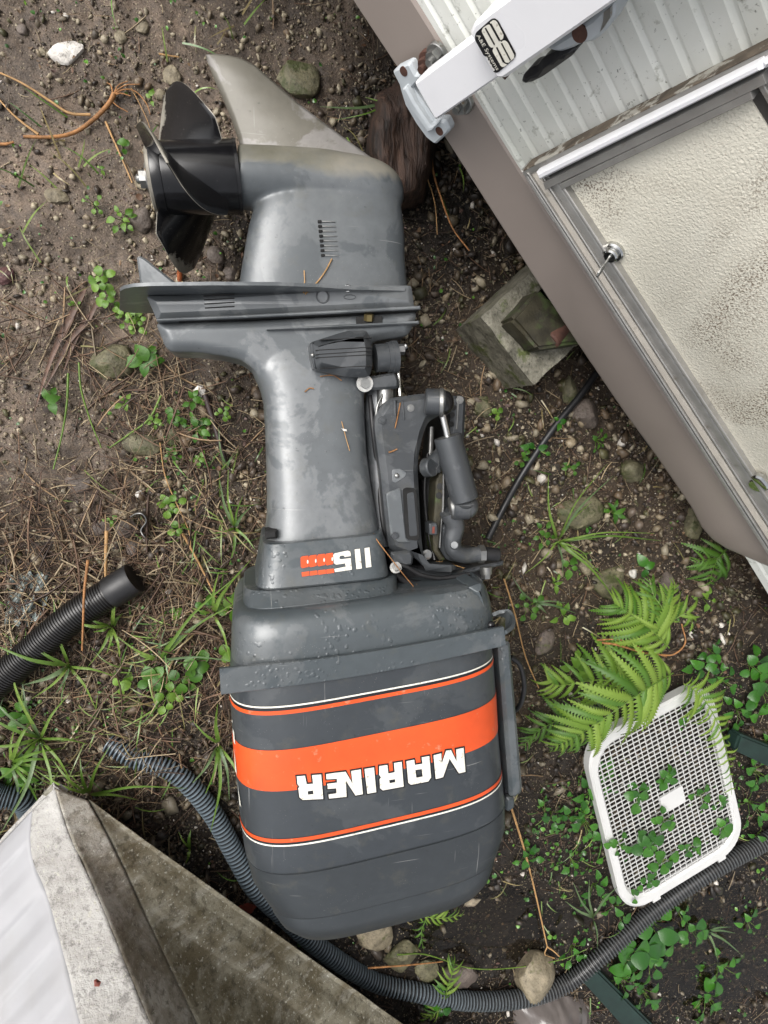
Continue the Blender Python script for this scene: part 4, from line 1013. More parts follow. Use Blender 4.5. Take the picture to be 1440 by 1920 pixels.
LET = [
 ('M', [(1128,140),(1185,125),(1190,200),(1222,105),(1258,100),(1300,185),(1297,95),(1352,84),(1366,263),(1318,276),(1248,165),(1200,303),(1145,318)], []),
 ('A', [(925,184),(983,172),(990,212),(1045,202),(1040,155),(1096,145),(1110,305),(1090,335),(960,360),(940,345)], [(992,250),(1040,242),(1048,298),(1000,308)]),
 ('R', [(722,220),(783,212),(790,276),(838,266),(832,198),(890,188),(905,373),(750,402),(728,385),(725,320),(735,305),(722,285)], [(797,325),(840,318),(843,340),(800,348)]),
 ('I', [(612,242),(683,230),(700,415),(634,427)], []),
 ('NE', [(325,280),(470,262),(522,350),(512,257),(583,245),(600,430),(545,440),(472,330),(478,450),(347,463),(343,432),(402,424),(400,386),(337,391),(333,353),(407,343),(405,316),(328,319)], []),
 ('R', [(106,297),(168,292),(180,355),(228,352),(220,288),(288,283),(303,466),(150,473),(126,453),(118,385),(128,375),(112,355)], [(188,408),(228,402),(231,430),(190,434)])]
for ch, outer, hole in LET:
    lp = [zc(outer, 4, 530, 1380)] + ([zc(hole, 4, 530, 1380)] if hole else [])
    bl = [offset_poly(lp[0], 2.7)] + ([offset_poly(lp[1], -2.2)] if hole else [])
    decal('letter_outline', bl, M['black_decal'], cowl, CB, .0016)
    decal('letter', lp, M['white_decal'], cowl, CB, .0022)
# remains of the lettering on the cowl's left flank
for q in ([(433, 1340), (437, 1348), (439, 1362), (436, 1358)], [(438, 1365), (441, 1372), (443, 1396), (440, 1390)], [(441, 1405), (444, 1430), (446, 1452), (443, 1445)], [(447, 1462), (449, 1480), (454, 1512), (451, 1508)]):
    decal('side_letter', [q], M['white_decal'], cowl, CB, .0018)
AB = bvh_of([adap])
Z = (6.545, 540, 1010)
W115 = [[(935,115),(998,105),(1022,345),(955,355)], [(815,130),(880,122),(905,365),(838,375)],
        [(553,200),(570,180),(730,145),(760,155),(770,185),(770,212),(695,225),(680,205),(640,210),(630,228),(632,246),(650,252),(770,237),(783,380),(574,410),(568,370),(706,342),(700,302),(590,318),(562,300)]]
for w in W115:
    q = zc(w, *Z); decal('numeral_outline', [offset_poly(q, .8)], M['line_decal'], adap, AB, .0007); decal('numeral', [q], M['white_decal'], adap, AB, .0012)
for i, x in enumerate((152, 252, 354, 454)):
    d = -(x - 152) * .115
    q = zc([(x, 235 + d), (x + 18, 216 + d), (x + 97, 206 + d), (x + 100, 345 + d), (x + 20, 362 + d), (x + 4, 345 + d)], *Z)
    decal('numeral_outline', [offset_poly(q, .8)], M['line_decal'], adap, AB, .0007); decal('orange_block', [q], M['orange'], adap, AB, .0012)
    cx, cy = x + 88, 283 + d
    decal('white_dot', [zc([(cx + 10 * math.cos(a), cy + 24 * math.sin(a)) for a in np.linspace(0, 2 * math.pi, 12, endpoint=False)], *Z)], M['white_decal'], adap, AB, .0017)
    q = zc([(x + 14, 412 + d), (x + 106, 399 + d), (x + 112, 452 + d), (x + 18, 466 + d)], *Z)
    decal('numeral_outline', [offset_poly(q, .8)], M['line_decal'], adap, AB, .0007); decal('orange_block', [q], M['orange'], adap, AB, .0012)
mb = MB(); c = Mt(713, 1016, .107); mb.add(*cyl(c, c + UP * .0012, .0016, 10)); mb.build('small_hole', M['dark'], adap)
# bits of straw lying on the motor
MBV = bvh_of([leg, adap, swb, pan, flange, cowl, gear, up_b])
def twig(name, pts, r, m, label, cat='twig', lift=.003, grp=None, bvh=None):
    W = []
    for x, y in pts:
        d = Vector(ray(x, y)).normalized(); hit = (bvh or MBV).ray_cast(CAM, d)
        W.append(np.array(hit[0]) + UP * lift if hit[0] is not None else Pg(x, y, .01))
    for i in range(1, len(W)):
        if abs(W[i][2] - W[i - 1][2]) > .05: W[i][2] = W[i - 1][2] - .01
    mb = MB(); mb.add(*tube(bez(W, max(6, 3 * len(W))), r, 6)); o = mb.build(name, m, None, smooth=60, origin=W[0]); return tag(o, label, cat, grp or 'bits of straw on the motor')
twig('straw_piece', [(572, 552), (590, 535), (608, 512), (622, 486)], .0012, M['stem'], 'brown straw leaning across the round plug above the seam')
twig('straw_piece', [(569, 550), (571, 530), (570, 508)], .0010, M['stem'], 'short straw standing beside the longer straw near the round plug')
twig('straw_piece', [(571, 735), (580, 728), (588, 729)], .0010, M['root'], 'tiny dark twig on the middle of the grey leg')
twig('straw_piece', [(600, 706), (624, 704), (640, 714)], .0008, M['root'], 'thin twig just below the ribbed trim motor cover')
twig('straw_piece', [(545, 250), (550, 290), (543, 312)], .0008, M['stem'], 'curled dry fibre hanging over the top of the torpedo')
twig('straw_piece', [(740, 803), (745, 780), (750, 755)], .0011, M['root'], 'upright reddish twig on top of the swivel bracket')
twig('straw_piece', [(692, 806), (718, 804), (738, 808), (748, 790)], .0009, M['root'], 'thin twig bridging the gap between leg and swivel bracket')
twig('straw_piece', [(728, 848), (735, 846), (744, 842)], .0013, M['root'], 'short reddish twig in the middle of the swivel bracket')
twig('straw_piece', [(640, 790), (648, 820), (655, 845)], .0007, M['stem'], 'pale hair thin fibre on the lower leg')
twig('straw_piece', [(742, 1074), (760, 1088), (778, 1101)], .0018, M['stem'], 'pale broken stick lying in the dark well beside the number')
twig('straw_piece', [(800, 1078), (820, 1052), (830, 1030)], .0012, M['stem'], 'dry stalk across the lower plate under the tilt rail')
twig('straw_piece', [(762, 1050), (790, 1060), (815, 1075)], .0010, M['stem'], 'dry stalk lying over the black cable')
twig('straw_piece', [(700, 1000), (712, 1020), (735, 1060), (760, 1075)], .0009, M['root'], 'long thin root between the leg and the bracket')
o = plate('paint_flake', [(640, 803), (650, 805), (651, 809), (644, 808)], M['quartz'], None, .073, .076, .0005); tag(o, 'small white flake on the lower grey leg', 'flake')

# ================================================================== CAMPER
camper = empty('camper', WX(.4, -.3, -.9), 'parked camper with white ribbed siding, taupe skirt and a cream hatch', 'camper')
s_end, t_sk = wst(1455, 1074)
sT, tT = wst(985, 325)                              # where siding, skirt and hatch frame meet
tb = wst(1000, 526)[1]
V, Fs = wbox(-2.6, s_end + 1.6, wst(1452, 1072)[1] + .01, tb + 2.3, -1.9, -.004); obj('body_shell', V, Fs, M['brown'], camper, smooth=0)
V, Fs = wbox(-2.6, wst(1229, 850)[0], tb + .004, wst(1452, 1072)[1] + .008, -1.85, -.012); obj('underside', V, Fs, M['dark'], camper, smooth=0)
sk = [(480, -272), (655, 0), (737, 124), (831, 262), (929, 416), (1000, 526), (1078, 645), (1165, 773), (1229, 860), (1294, 955), (1313, 992), (1333, 1015), (1359, 1032), (1423, 1060), (1452, 1072), (1437, 1030), (1405, 981), (1235, 718), (1057, 441), (1037, 412), (977, 318), (835, 92), (777, 0), (600, -290)]
wplate('skirt_panel', sk, M['brown'], camper, -.010, .010, .006, smooth=30)
wplate('white_bumper_edge', [(1410, 1056), (1424, 1058), (1446, 1074), (1450, 1090), (1436, 1088), (1416, 1068)], M['white_plastic'], camper, -.12, .002, .006, round_=5)
# siding: ribbed sheets
def ribs(name, s0, s1, t0, t1, pitch, off, m, parent, lip=0.0):
    prof = []; t = t0; k = 0
    while t < t1:
        e = min(t + pitch, t1)
        for a, o_ in ((0, .0), (.05, .0022), (.70, .0028), (.84, .0008), (.90, .0)): 
            tt = t + pitch * a
            if tt <= t1: prof.append((tt, o_))
        t += pitch
    prof.append((t1, 0))
    ns = 30; V = []; Fs = []
    for i in range(ns + 1):
        s = s0 + (s1 - s0) * i / ns
        for tt, o_ in prof: V.append(WX(s, tt, off + o_ + .0012 * math.sin(s * 9 + tt * 30)))
    n = len(prof)
    for i in range(ns):
        for j in range(n - 1): a = i * n + j; Fs.append((a, a + 1, a + n + 1, a + n))
    b = len(V)
    for p in list(V): V.append(np.asarray(p) - WN * (.003 + lip))
    for i in range(ns):
        Fs.append((i * n, (i + 1) * n, b + (i + 1) * n, b + i * n)); Fs.append((i * n + n - 1, b + i * n + n - 1, b + (i + 1) * n + n - 1, (i + 1) * n + n - 1))
    for j in range(n - 1): Fs.append((j, b + j, b + j + 1, j + 1)); a = ns * n + j; Fs.append((a, a + 1, b + a + 1, b + a))
    return obj(name, V, Fs, m, parent, smooth=25)
t_seam = wst(1195, 107)[1]; t_low = (wst(900, 197)[1] + wst(835, 92)[1]) / 2; pitch = (t_seam - t_low) / 8.0
print('siding', t_low, t_seam, pitch, 'skirt h', t_low - tb)
ribs('siding_sheet', -2.5, sT + 1.9, t_low - .004, t_seam + .004, pitch, .004, M['siding'], camper)
ribs('siding_sheet', -2.5, sT + 1.9, t_seam, t_seam + pitch * 16, pitch, .010, M['siding'], camper, .004)
# hatch: strips between the skirt edge and the panel
E0 = (np.array((981., 322.)), np.array((1440., 1035.))); E1 = (np.array((1058., 353.)), np.array((1440., 935.)))
def lerp(a, b, k): return a + (b - a) * k
def strip(name, k0, k1, m, o0, o1, t0=0.0, t1=1.5, bev=.001):
    t0 = -.02 if k1 > .15 else 0
    def pt(k, t): return lerp(lerp(E0[0], E1[0], k), lerp(E0[1], E1[1], k), t)
    return wplate(name, [tuple(pt(k0, t0)), tuple(pt(k1, t0)), tuple(pt(k1, t1)), tuple(pt(k0, t1))], m, camper_h, o0, o1, bev)
camper_h = empty('hatch', W_at(1200, 600, .02)); camper_h.parent = camper; camper_h.location = tuple(W_at(1200, 600, .02) - origin_of(camper))
wplate('backing_frame', [(979, 319), (1640, -8), (2200, 1600), (1800, 1597)], M['gap'], camper_h, -.01, .0125, .001)
strip('chrome_trim', -.06, .05, M['alu'], .0, .021)
strip('chrome_trim', .08, .14, M['alu'], .0, .024)
strip('cream_strip', .22, .43, M['cream'], .0, .020, .02)
strip('chrome_trim', .47, .53, M['alu'], .0, .025, .02)
strip('frame_rail', .60, .88, M['alu'], .0, .020, .035)
strip('frame_rail', .89, 1.0, M['alu'], .0, .026, .05)
def tstrip(name, a, b, c, d, m, o0, o1, bev=.001): return wplate(name, [a, b, c, d], m, camper_h, o0, o1, bev)
tstrip('drip_edge', (979, 321), (1640, -8), (1646, 4), (985, 332), M['alu'], .0, .022)
tstrip('drip_gutter', (984, 331), (1646, 3), (1650, 12), (1002, 334), M['steel'], .0, .017)
tstrip('sealant_line', (981, 318), (1640, -12), (1640, -7), (981, 322.5), M['sealant'], .0, .0225)
tstrip('white_rain_bar', (1003, 326), (1422, 119), (1428, 134), (1009, 341), M['white_paint'], .0, .034, .004)
tstrip('white_rain_bar', (1425, 117), (1660, 0), (1668, 16), (1431, 133), M['white_paint'], .0, .030, .004)
tstrip('frame_rail', (1018, 343), (1430, 139), (1437, 158), (1022, 357), M['alu'], .0, .0275)
tstrip('frame_rail', (1050, 344.5), (1407, 171), (1412, 187), (1052, 357), M['alu'], .0, .027)
wplate('frame_rail', [(1412, 150), (1424, 146), (1780, 740), (1765, 748)], M['alu'], camper_h, .0, .023, .001)
wplate('frame_rail', [(1427, 150), (1440, 146), (1790, 735), (1782, 742)], M['alu'], camper_h, .0, .018, .001)
wplate('hatch_panel', [(1056, 353), (1407, 188), (1770, 770), (1860, 1575), (1440, 932), (1210, 590)], M['hatch'], camper_h, .0, .015, .001)
# lock with key, latch
lk = W_at(1152, 470, .015 + HO)
mb = MB(); mb.add(*cyl(lk - WN * .002, lk + WN * .007, .0155, 32, bev=.002)); mb.add(*cyl(lk + WN * .006, lk + WN * .014, .0105, 28, bev=.002)); mb.build('hatch_lock', M['chrome'], camper_h, smooth=35)
kb = lk + WN * .012; kd = nz(W_at(1137, 494, .03) - W_at(1150, 474, .012))
key_m = MB(); xh = kd; zh = nz(np.cross(xh, WN)); yh = np.cross(zh, xh)
prof = [(0, -.0032), (.014, -.0032), (.017, -.0060), (.024, -.0072), (.031, -.0060), (.034, -.002), (.034, .002), (.031, .0060), (.024, .0072), (.017, .0060), (.014, .0032), (0, .0032)]
Rg = [[kb + xh * a + yh * c + zh * o_ for a, c in prof] for o_ in (-.001, .001)]
V, Fs = rings(Rg); ko = fix_normals(obj('key', V, Fs, M['steel'], None, smooth=30, origin=kb)); tag(ko, 'small worn key sticking out of the round hatch lock', 'key')
lc = W_at(1424, 906, .015 + HO)
mb = MB(); mb.add(*cyl(lc, lc + WN * .008, .016, 28, bev=.002)); l2 = mb.build('hatch_latch', M['chrome'], camper_h)
wplate('latch_tongue', [(1405, 898), (1414, 893), (1428, 898), (1440, 912), (1442, 922), (1432, 921), (1420, 910)], M['chrome'], camper_h, .02, .030, .003, round_=4)

# ---- awning arm
arm = empty('awning_arm', W_at(800, 200, .0), 'white awning arm bolted to the taupe camper skirt with a black sticker', 'awning arm')
wplate('arm_foot', [(734, 137), (739, 131), (764, 119), (769, 121), (779, 140), (797, 139), (772, 166), (814, 228), (830, 226), (835, 228), (842, 243), (840, 250), (816, 272), (811, 271), (797, 260), (778, 234), (757, 198), (749, 172), (746, 160)], M['grey_plastic'], arm, .02, .034, .004, round_=3)
for x, y, rr in ((757, 134, .0062), (824, 246, .0062)):
    c = W_at(x, y, .034); mb = MB(); mb.add(*cyl(c - WN * .001, c + WN * .0006, rr, 18)); mb.build('mounting_hole', M['rust'], arm)
wplate('foot_rib', [(752, 168), (760, 163), (778, 196), (806, 238), (820, 232), (812, 246), (800, 250), (770, 208)], M['grey_plastic'], arm, .03, .042, .003, round_=3)
tube_a = wplate('arm_tube', [(774, 157), (915, 52), (960, 128), (815, 228)], M['white_paint'], arm, .034, .066, .004, round_=6)
slv = wplate('arm_sleeve', [(877, 66), (886, 45), (1250, -225), (1600, -470), (1640, -400), (1420, -180), (1152, 5), (944, 150), (930, 150), (921, 140)], M['white_paint'], arm, .026, .085, .005, round_=7, smooth=28)
wplate('sleeve_foot', [(940, 146), (952, 141), (946, 151)], M['rust'], arm, .05, .07, .001)
for x, y, dx, dy in ((823, 99, 0, 0), (808, 112, 0, 0), (872, 188, 0, 0)):
    c = W_at(x, y, .012); mb = MB(); mb.add(*cyl(c, c + WN * .008, .015, 20, bev=.001)); mb.add(*hexbolt(c + WN * .008, WN, .0105, .009)); mb.add(*cyl(c + WN * .016, c + WN * .024, .005, 12)); mb.build('bracket_bolt', M['steel'] if x > 810 else M['rust'], arm, smooth=25)
lvp = wplate('lever_plate', [(1022, 92), (1052, 74), (1083, 55), (1110, 36), (1128, 18), (1152, 4), (1150, 32), (1138, 55), (1124, 70), (1110, 80), (1088, 84), (1072, 92), (1050, 100), (1035, 98)], M['grey_plastic'], arm, .03, .060, .004, round_=4)
c = W_at(1087, 63, .060); mb = MB(); mb.add(*cyl(c - WN * .001, c + WN * .0006, .0085, 22)); mb.build('lever_hole', M['rust'], arm)
wplate('lever_slot', [(1132, 22), (1146, 12), (1145, 32), (1132, 52), (1124, 62), (1130, 40)], M['steel'], arm, .055, .0615, .0005, round_=2)
wplate('lever_handle', [(1040, 98), (1058, 96), (1074, 98), (1068, 111), (1040, 131), (1010, 152), (988, 163), (975, 164), (971, 160), (974, 148), (988, 134), (1000, 132), (1009, 119), (1022, 110), (1030, 108)], M['rubber'], arm, .035, .062, .009, round_=6)
SB = bvh_of([slv]); Z3 = (10.2857, 860, 20)
st = decal('sticker', [smooth_poly(zc([(320, 480), (345, 410), (640, 150), (700, 135), (770, 180), (1105, 800), (1110, 860), (1060, 935), (780, 1175), (720, 1195), (650, 1150), (325, 560)], *Z3), 2.5)], M['black_decal'], slv, SB, .0008)
for lp in ([(455, 375), (480, 320), (560, 262), (600, 250), (645, 285), (830, 590), (700, 695), (640, 700), (600, 665), (465, 410)],
           [(612, 212), (680, 165), (725, 175), (760, 215), (878, 450), (872, 520), (825, 560)],
           [(665, 745), (690, 690), (870, 562), (915, 560), (960, 600), (1085, 840), (1080, 900), (970, 995), (920, 985), (880, 950), (800, 1010), (670, 780)],
           [(800, 1010), (862, 965), (900, 1010), (950, 1020), (895, 1068), (850, 1075), (815, 1045)]):
    decal('emblem', [smooth_poly(zc(lp, *Z3), 1.5)], M['white_decal'], slv, SB, .0013, .02)
for lp in ([(518, 322), (545, 308), (722, 630), (697, 645)], [(610, 240), (650, 225), (822, 545), (795, 572)], [(735, 692), (762, 680), (905, 960), (870, 985)], [(828, 612), (855, 605), (1025, 930), (1003, 945)]):
    decal('emblem_bar', [zc(lp, *Z3)], M['black_decal'], slv, SB, .0018, .02)
def textmesh(body):
    cu = bpy.data.curves.new('t', 'FONT'); cu.body = body; cu.resolution_u = 2; to = bpy.data.objects.new('t', cu); C.objects.link(to)
    dg = bpy.context.evaluated_depsgraph_get(); dg.update(); me = to.evaluated_get(dg).to_mesh()
    V = np.array([v.co[:] for v in me.vertices]); Fc = [tuple(p.vertices) for p in me.polygons]
    bpy.data.objects.remove(to); bpy.data.curves.remove(cu); return V, Fc
def text_on(name, body, p0, p1, hgt, m, parent, bvh, lift):
    V, Fc = textmesh(body); x0_, x1_ = V[:, 0].min(), V[:, 0].max(); d = np.array(p1) - np.array(p0); pv = nz(np.array((d[1], -d[0]))) * hgt
    W = []
    for v in V:
        q = np.array(p0) + d * (v[0] - x0_) / (x1_ - x0_) + pv * v[1] / .70
        r = Vector(ray(*q)).normalized(); hit = bvh.ray_cast(CAM, r)
        if hit[0] is None: W.append(W[-1] if W else W_at(*q, .087)); continue
        nn = hit[1] if hit[1].dot(r) < 0 else -hit[1]; W.append(np.array(hit[0] + nn * lift))
    return obj(name, W, Fc, m, parent, smooth=0)
z3 = lambda x, y: (Z3[1] + x / Z3[0], Z3[2] + y / Z3[0])
text_on('sticker_text', 'A&E Systems', z3(352, 465), z3(745, 1140), 6.6, M['white_decal'], slv, SB, .0014)
text_on('sticker_text', 'by Dometic', z3(535, 880), z3(690, 1155), 3.4, M['white_decal'], slv, SB, .0014)

# ================================================================== block, timber, pipe, stump
def wedge(V, Fs, name, m, label, cat, smooth=0, sub=3, amp=.004, seed=1):
    bm = bmesh.new(); vv = [bm.verts.new(tuple(p)) for p in V]
    for f in Fs: bm.faces.new([vv[i] for i in f])
    bmesh.ops.recalc_face_normals(bm, faces=bm.faces)
    bmesh.ops.bevel(bm, geom=[e for e in bm.edges], offset=.006, segments=2, affect='EDGES')
    bmesh.ops.triangulate(bm, faces=bm.faces)
    for _ in range(sub):
        es = [e for e in bm.edges if e.calc_length() > .018]
        if not es: break
        bmesh.ops.subdivide_edges(bm, edges=es, cuts=1); bmesh.ops.triangulate(bm, faces=bm.faces)
    Vn = np.array([v.co[:] for v in bm.verts]); bm.verts.index_update(); Fn = [[v.index for v in f.verts] for f in bm.faces]; bm.free()
    Vn = Vn + amp * (np.stack([fbm(Vn[:, 1] * 40 + k * 9, Vn[:, 0] * 40 + Vn[:, 2] * 37 + seed, 3) for k in range(3)], 1) - .5)
    o = obj(name, Vn, Fn, m, None, smooth=50, origin=np.array(V).mean(0)); return tag(o, label, cat)
# concrete block: top corner points taken at its upper height, bottom on the ground
zt = .15
T4 = [P(875, 582, zt), P(1000, 470, zt), P(1120, 600, zt), P(985, 690, zt)]
zb = [P(*q, 0) for q in ((880, 575), (995, 478), (1100, 600), (965, 702))]
a_, b_, c_, d_4 = P(882, 578, zt), P(1010, 460, zt), None, None
c_ = P(968, 690, .10)
e1_ = b_ - a_; e1_[2] = 0; e1n = nz(e1_); e2n = np.array((e1n[1], -e1n[0], 0)); L1 = .215; L2 = .33
A0 = P(908, 592, .16)
def blk(u, v, z): return A0 * np.array((1, 1, 0)) + e1n * u + e2n * v + UP * z
u_, v_ = .20, np.linalg.norm((P(955, 690, .16) - A0)[:2])
mbk = MB()
def boxv(u0, u1, v0, v1, z0, z1): return [blk(u, v, z) for z in (z0, z1) for u, v in ((u0, v0), (u1, v0), (u1, v1), (u0, v1))], [(0, 3, 2, 1), (4, 5, 6, 7), (0, 1, 5, 4), (1, 2, 6, 5), (2, 3, 7, 6), (3, 0, 4, 7)]
blkroot = empty('concrete_block', blk(.1, .1, 0), 'mossy hollow concrete block half under the camper skirt', 'concrete block')
def rough_part(name, V, Fs, m, parent, amp=.004):
    o = wedge(V, Fs, name, m, None, None, amp=amp); o.parent = parent; o.location = tuple(Vector(o.location) - Vector(origin_of(parent))); return o
def hollow_block(outer, holes, z0, z1, m, parent):
    loops = [outer] + holes; pl = [[Vector((x * 1000, y * 1000, 0)) for x, y in lp] for lp in loops]; flat = [q for lp in loops for q in lp]; tri = tessellate_polygon(pl); n = len(flat)
    V = [blk(u, v, z1) for u, v in flat] + [blk(u, v, z0) for u, v in flat]; Fs = [tuple(t) for t in tri] + [tuple(n + i for i in reversed(t)) for t in tri]; k = 0
    for lp in loops:
        for i in range(len(lp)): j = (i + 1) % len(lp); Fs.append((k + i, k + j, n + k + j, n + k + i))
        k += len(lp)
    bm = bmesh.new(); vv = [bm.verts.new(tuple(p)) for p in V]
    for f in Fs: bm.faces.new([vv[i] for i in f])
    bmesh.ops.recalc_face_normals(bm, faces=bm.faces); bmesh.ops.triangulate(bm, faces=bm.faces)
    for _ in range(5):
        es = [e for e in bm.edges if e.calc_length() > .012]
        if not es: break
        bmesh.ops.subdivide_edges(bm, edges=es, cuts=1); bmesh.ops.triangulate(bm, faces=bm.faces)
    Vn = np.array([v.co[:] for v in bm.verts]); bm.verts.index_update(); Fn = [[v.index for v in f.verts] for f in bm.faces]; bm.free()
    Vn = Vn + .007 * (np.stack([fbm(Vn[:, 1] * 45 + k * 9, Vn[:, 0] * 45 + Vn[:, 2] * 40, 4) for k in range(3)], 1) - .5)
    return obj('block_body', Vn, Fn, m, parent, smooth=60)
hollow_block([(0, 0), (.38, 0), (.38, .165), (0, .165)], [[(.055, .038), (.175, .038), (.175, .127), (.055, .127)], [(.215, .038), (.335, .038), (.335, .127), (.215, .127)]], -.02, .145, M['concrete'], blkroot)
tp = [P(958, 598, .20), P(1010, 540, .20), P(1120, 640, .20), P(1010, 655, .20)]
V = [p for p in tp] + [p - UP * .06 for p in tp]; Fs = [(0, 1, 2, 3), (7, 6, 5, 4), (0, 4, 5, 1), (1, 5, 6, 2), (2, 6, 7, 3), (3, 7, 4, 0)]
wedge(V, Fs, 'timber_offcut', M['wood'], 'wet mossy timber offcut lying across the concrete block', 'timber', amp=.006)
mb = MB(); a = P(1032, 640, .19); b2 = P(1120, 560, .17); mb.add(*cyl(a, b2, .017, 20, bev=.003)); mb.add(*cyl(a + nz(b2 - a) * .035, a + nz(b2 - a) * .06, .028, 20)); tag(mb.build('rusty_pipe', M['rust'], None, smooth=35, origin=a), 'short rusty pipe end poking out below the taupe skirt', 'pipe')
# dead stump under the arm foot
def stump():
    cx, cy = 755, 262; k = 44; Rg = []
    for i, (sc_, z) in enumerate(((1.25, -.02), (1.1, .03), (1.0, .07), (.85, .095), (.55, .10), (.2, .085))):
        r = []
        for j in range(k):
            a = 2 * math.pi * j / k; n_1 = fbm(np.array(math.cos(a) * 2 + 5), np.array(math.sin(a) * 2 + 5), 3); w = 1 + .28 * (float(n_1) - .5) * 2
            x = cx + 55 * sc_ * w * math.cos(a) - 22 * math.sin(a) * .5; y = cy + 108 * sc_ * w * math.sin(a) + 20 * math.cos(a)
            r.append(P(x, y, z + .03 * (float(fbm(np.array(x / 14.), np.array(y / 60. + i), 3)) - .5)))
        Rg.append(r)
    V, Fs = rings(Rg); m, t, b, co = nodes('rotten_bark')
    w = t.nodes.new('ShaderNodeMapping'); w.inputs['Rotation'].default_value = (0, 0, .5); w.inputs['Scale'].default_value = (90, 12, 40); t.links.new(co, w.inputs[0])
    f = noise(t, w.outputs[0], 1, 5, .6); c = mix(t, ramp(t, f, .35, .65), (.012, .007, .005), (.075, .040, .026)); t.links.new(c, b.inputs['Base Color']); b.inputs['Roughness'].default_value = .65
    bump(t, b, [(f, 1, .010)]); o = obj('tree_stump', V, Fs, m, None, smooth=180, origin=P(755, 262)); tag(o, 'dark fibrous stump between the motor nose and the arm foot', 'stump')
stump()

# ================================================================== hoses, cable
def corr(name, pts, rad, pitch, c_hi, c_lo, label, cat, gm=.84, parent=None, tint=None, n=22):
    path = bez(pts, 400); L = np.concatenate([[0], np.cumsum([np.linalg.norm(path[i + 1] - path[i]) for i in range(len(path) - 1)])])
    k = int(L[-1] / pitch) * 4; ls = np.linspace(0, L[-1], k + 1); pa = np.array(path); pp = np.stack([np.interp(ls, L, pa[:, i]) for i in range(3)], 1)
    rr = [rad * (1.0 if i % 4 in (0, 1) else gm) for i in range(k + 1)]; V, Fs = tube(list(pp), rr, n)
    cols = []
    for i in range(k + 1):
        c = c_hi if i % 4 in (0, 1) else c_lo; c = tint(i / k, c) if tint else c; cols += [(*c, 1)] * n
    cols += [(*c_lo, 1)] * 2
    o = obj(name, V, Fs, M['hose'], parent, smooth=30, origin=None if parent else pts[0], cols=cols); return tag(o, label, cat) if label else o
hz = lambda x, y, z: Pg(x, y, z)
bh = empty('black_hose', Pg(120, 1200, 0), 'black corrugated hose with a smooth cuff lying in the straw at left', 'hose')
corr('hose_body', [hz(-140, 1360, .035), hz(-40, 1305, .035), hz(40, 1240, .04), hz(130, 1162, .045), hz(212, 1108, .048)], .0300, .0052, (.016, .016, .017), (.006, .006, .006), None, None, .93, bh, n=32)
mb = MB(); a, b2 = hz(206, 1112, .048), hz(252, 1084, .05); d = nz(b2 - a)
mb.add(*tube([a, a + d * .004, b2 - d * .004, b2, b2, b2 - d * .03], [.0305, .0315, .0315, .0305, .027, .026], 36)); mb.build('hose_cuff', M['rubber'], bh, smooth=35)
def tint(t, c):
    k = max(0, min(1, (t - .35) / .25)); g = (.085, .090, .092) if c[0] > .05 else c
    return tuple(a_ * (1 - k) + b_ * k for a_, b_ in zip(c, g))
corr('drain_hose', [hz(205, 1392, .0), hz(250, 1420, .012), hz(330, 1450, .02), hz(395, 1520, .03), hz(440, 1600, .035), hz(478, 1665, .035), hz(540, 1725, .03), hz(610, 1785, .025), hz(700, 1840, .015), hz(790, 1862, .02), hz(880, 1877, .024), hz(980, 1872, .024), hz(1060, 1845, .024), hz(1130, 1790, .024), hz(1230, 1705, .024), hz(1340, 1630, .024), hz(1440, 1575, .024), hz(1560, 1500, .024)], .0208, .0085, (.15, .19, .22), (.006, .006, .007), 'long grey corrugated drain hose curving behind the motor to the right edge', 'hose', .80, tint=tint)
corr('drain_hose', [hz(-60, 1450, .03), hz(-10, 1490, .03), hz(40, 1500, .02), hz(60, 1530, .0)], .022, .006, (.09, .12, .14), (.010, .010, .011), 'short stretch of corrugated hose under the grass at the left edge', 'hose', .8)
mb = MB(); pts = [hz(1125, 690, .02), hz(1085, 745, .02), hz(1040, 800, .018), hz(985, 880, .015), hz(945, 950, .012), hz(915, 1010, .01)]; mb.add(*tube(bez(pts, 40), .0075, 12)); tag(mb.build('black_cable', M['rubber'], None, smooth=60, origin=pts[0]), 'thin black cable running from under the camper to the motor bracket', 'cable')
hk = bez([Pg(246, 968, .02), Pg(256, 962, .03), Pg(268, 962, .035), Pg(276, 975, .03), Pg(266, 992, .02), Pg(272, 1004, .02), Pg(281, 1011, .01)], 30)
Rg = []
for i, p in enumerate(hk):
    t = nz(hk[min(i + 1, 30)] - hk[max(i - 1, 0)]); nv = nz(np.cross(t, UP)); Rg.append([p + UP * a + nv * c for a, c in ((-.012, -.0008), (.012, -.0008), (.012, .0008), (-.012, .0008))])
V, Fs = rings(Rg); tag(fix_normals(obj('metal_hook', V, Fs, M['steel'], None, smooth=40, origin=hk[0])), 'bent strip metal hook stuck in the straw', 'hook')

# ================================================================== white grille
q4 = [np.array(P(x, y, .055 if i in (0,) else .05)) for i, (x, y) in enumerate(((1093, 1398), (1332, 1272), (1400, 1582), (1172, 1722)))]
gr = empty('plastic_grille', np.mean(q4, 0), 'white plastic basket grille lying in the weeds beside the hose', 'grille')
def gq(u, v, z=0.0): return (q4[0] * (1 - u) + q4[1] * u) * (1 - v) + (q4[3] * (1 - u) + q4[2] * u) * v + UP * z
def rr_loop(ins, rad, n=8):
    """rounded rectangle in (u,v)"""
    out = []; asp = 1.25
    for (cu, cv, a0) in ((ins + rad, ins + rad / asp, 180), (1 - ins - rad, ins + rad / asp, 270), (1 - ins - rad, 1 - ins - rad / asp, 0), (ins + rad, 1 - ins - rad / asp, 90)):
        for k in range(n + 1):
            a = R(a0 + 90 * k / n); out.append((cu + rad * math.cos(a), cv + rad / asp * math.sin(a)))
    return out
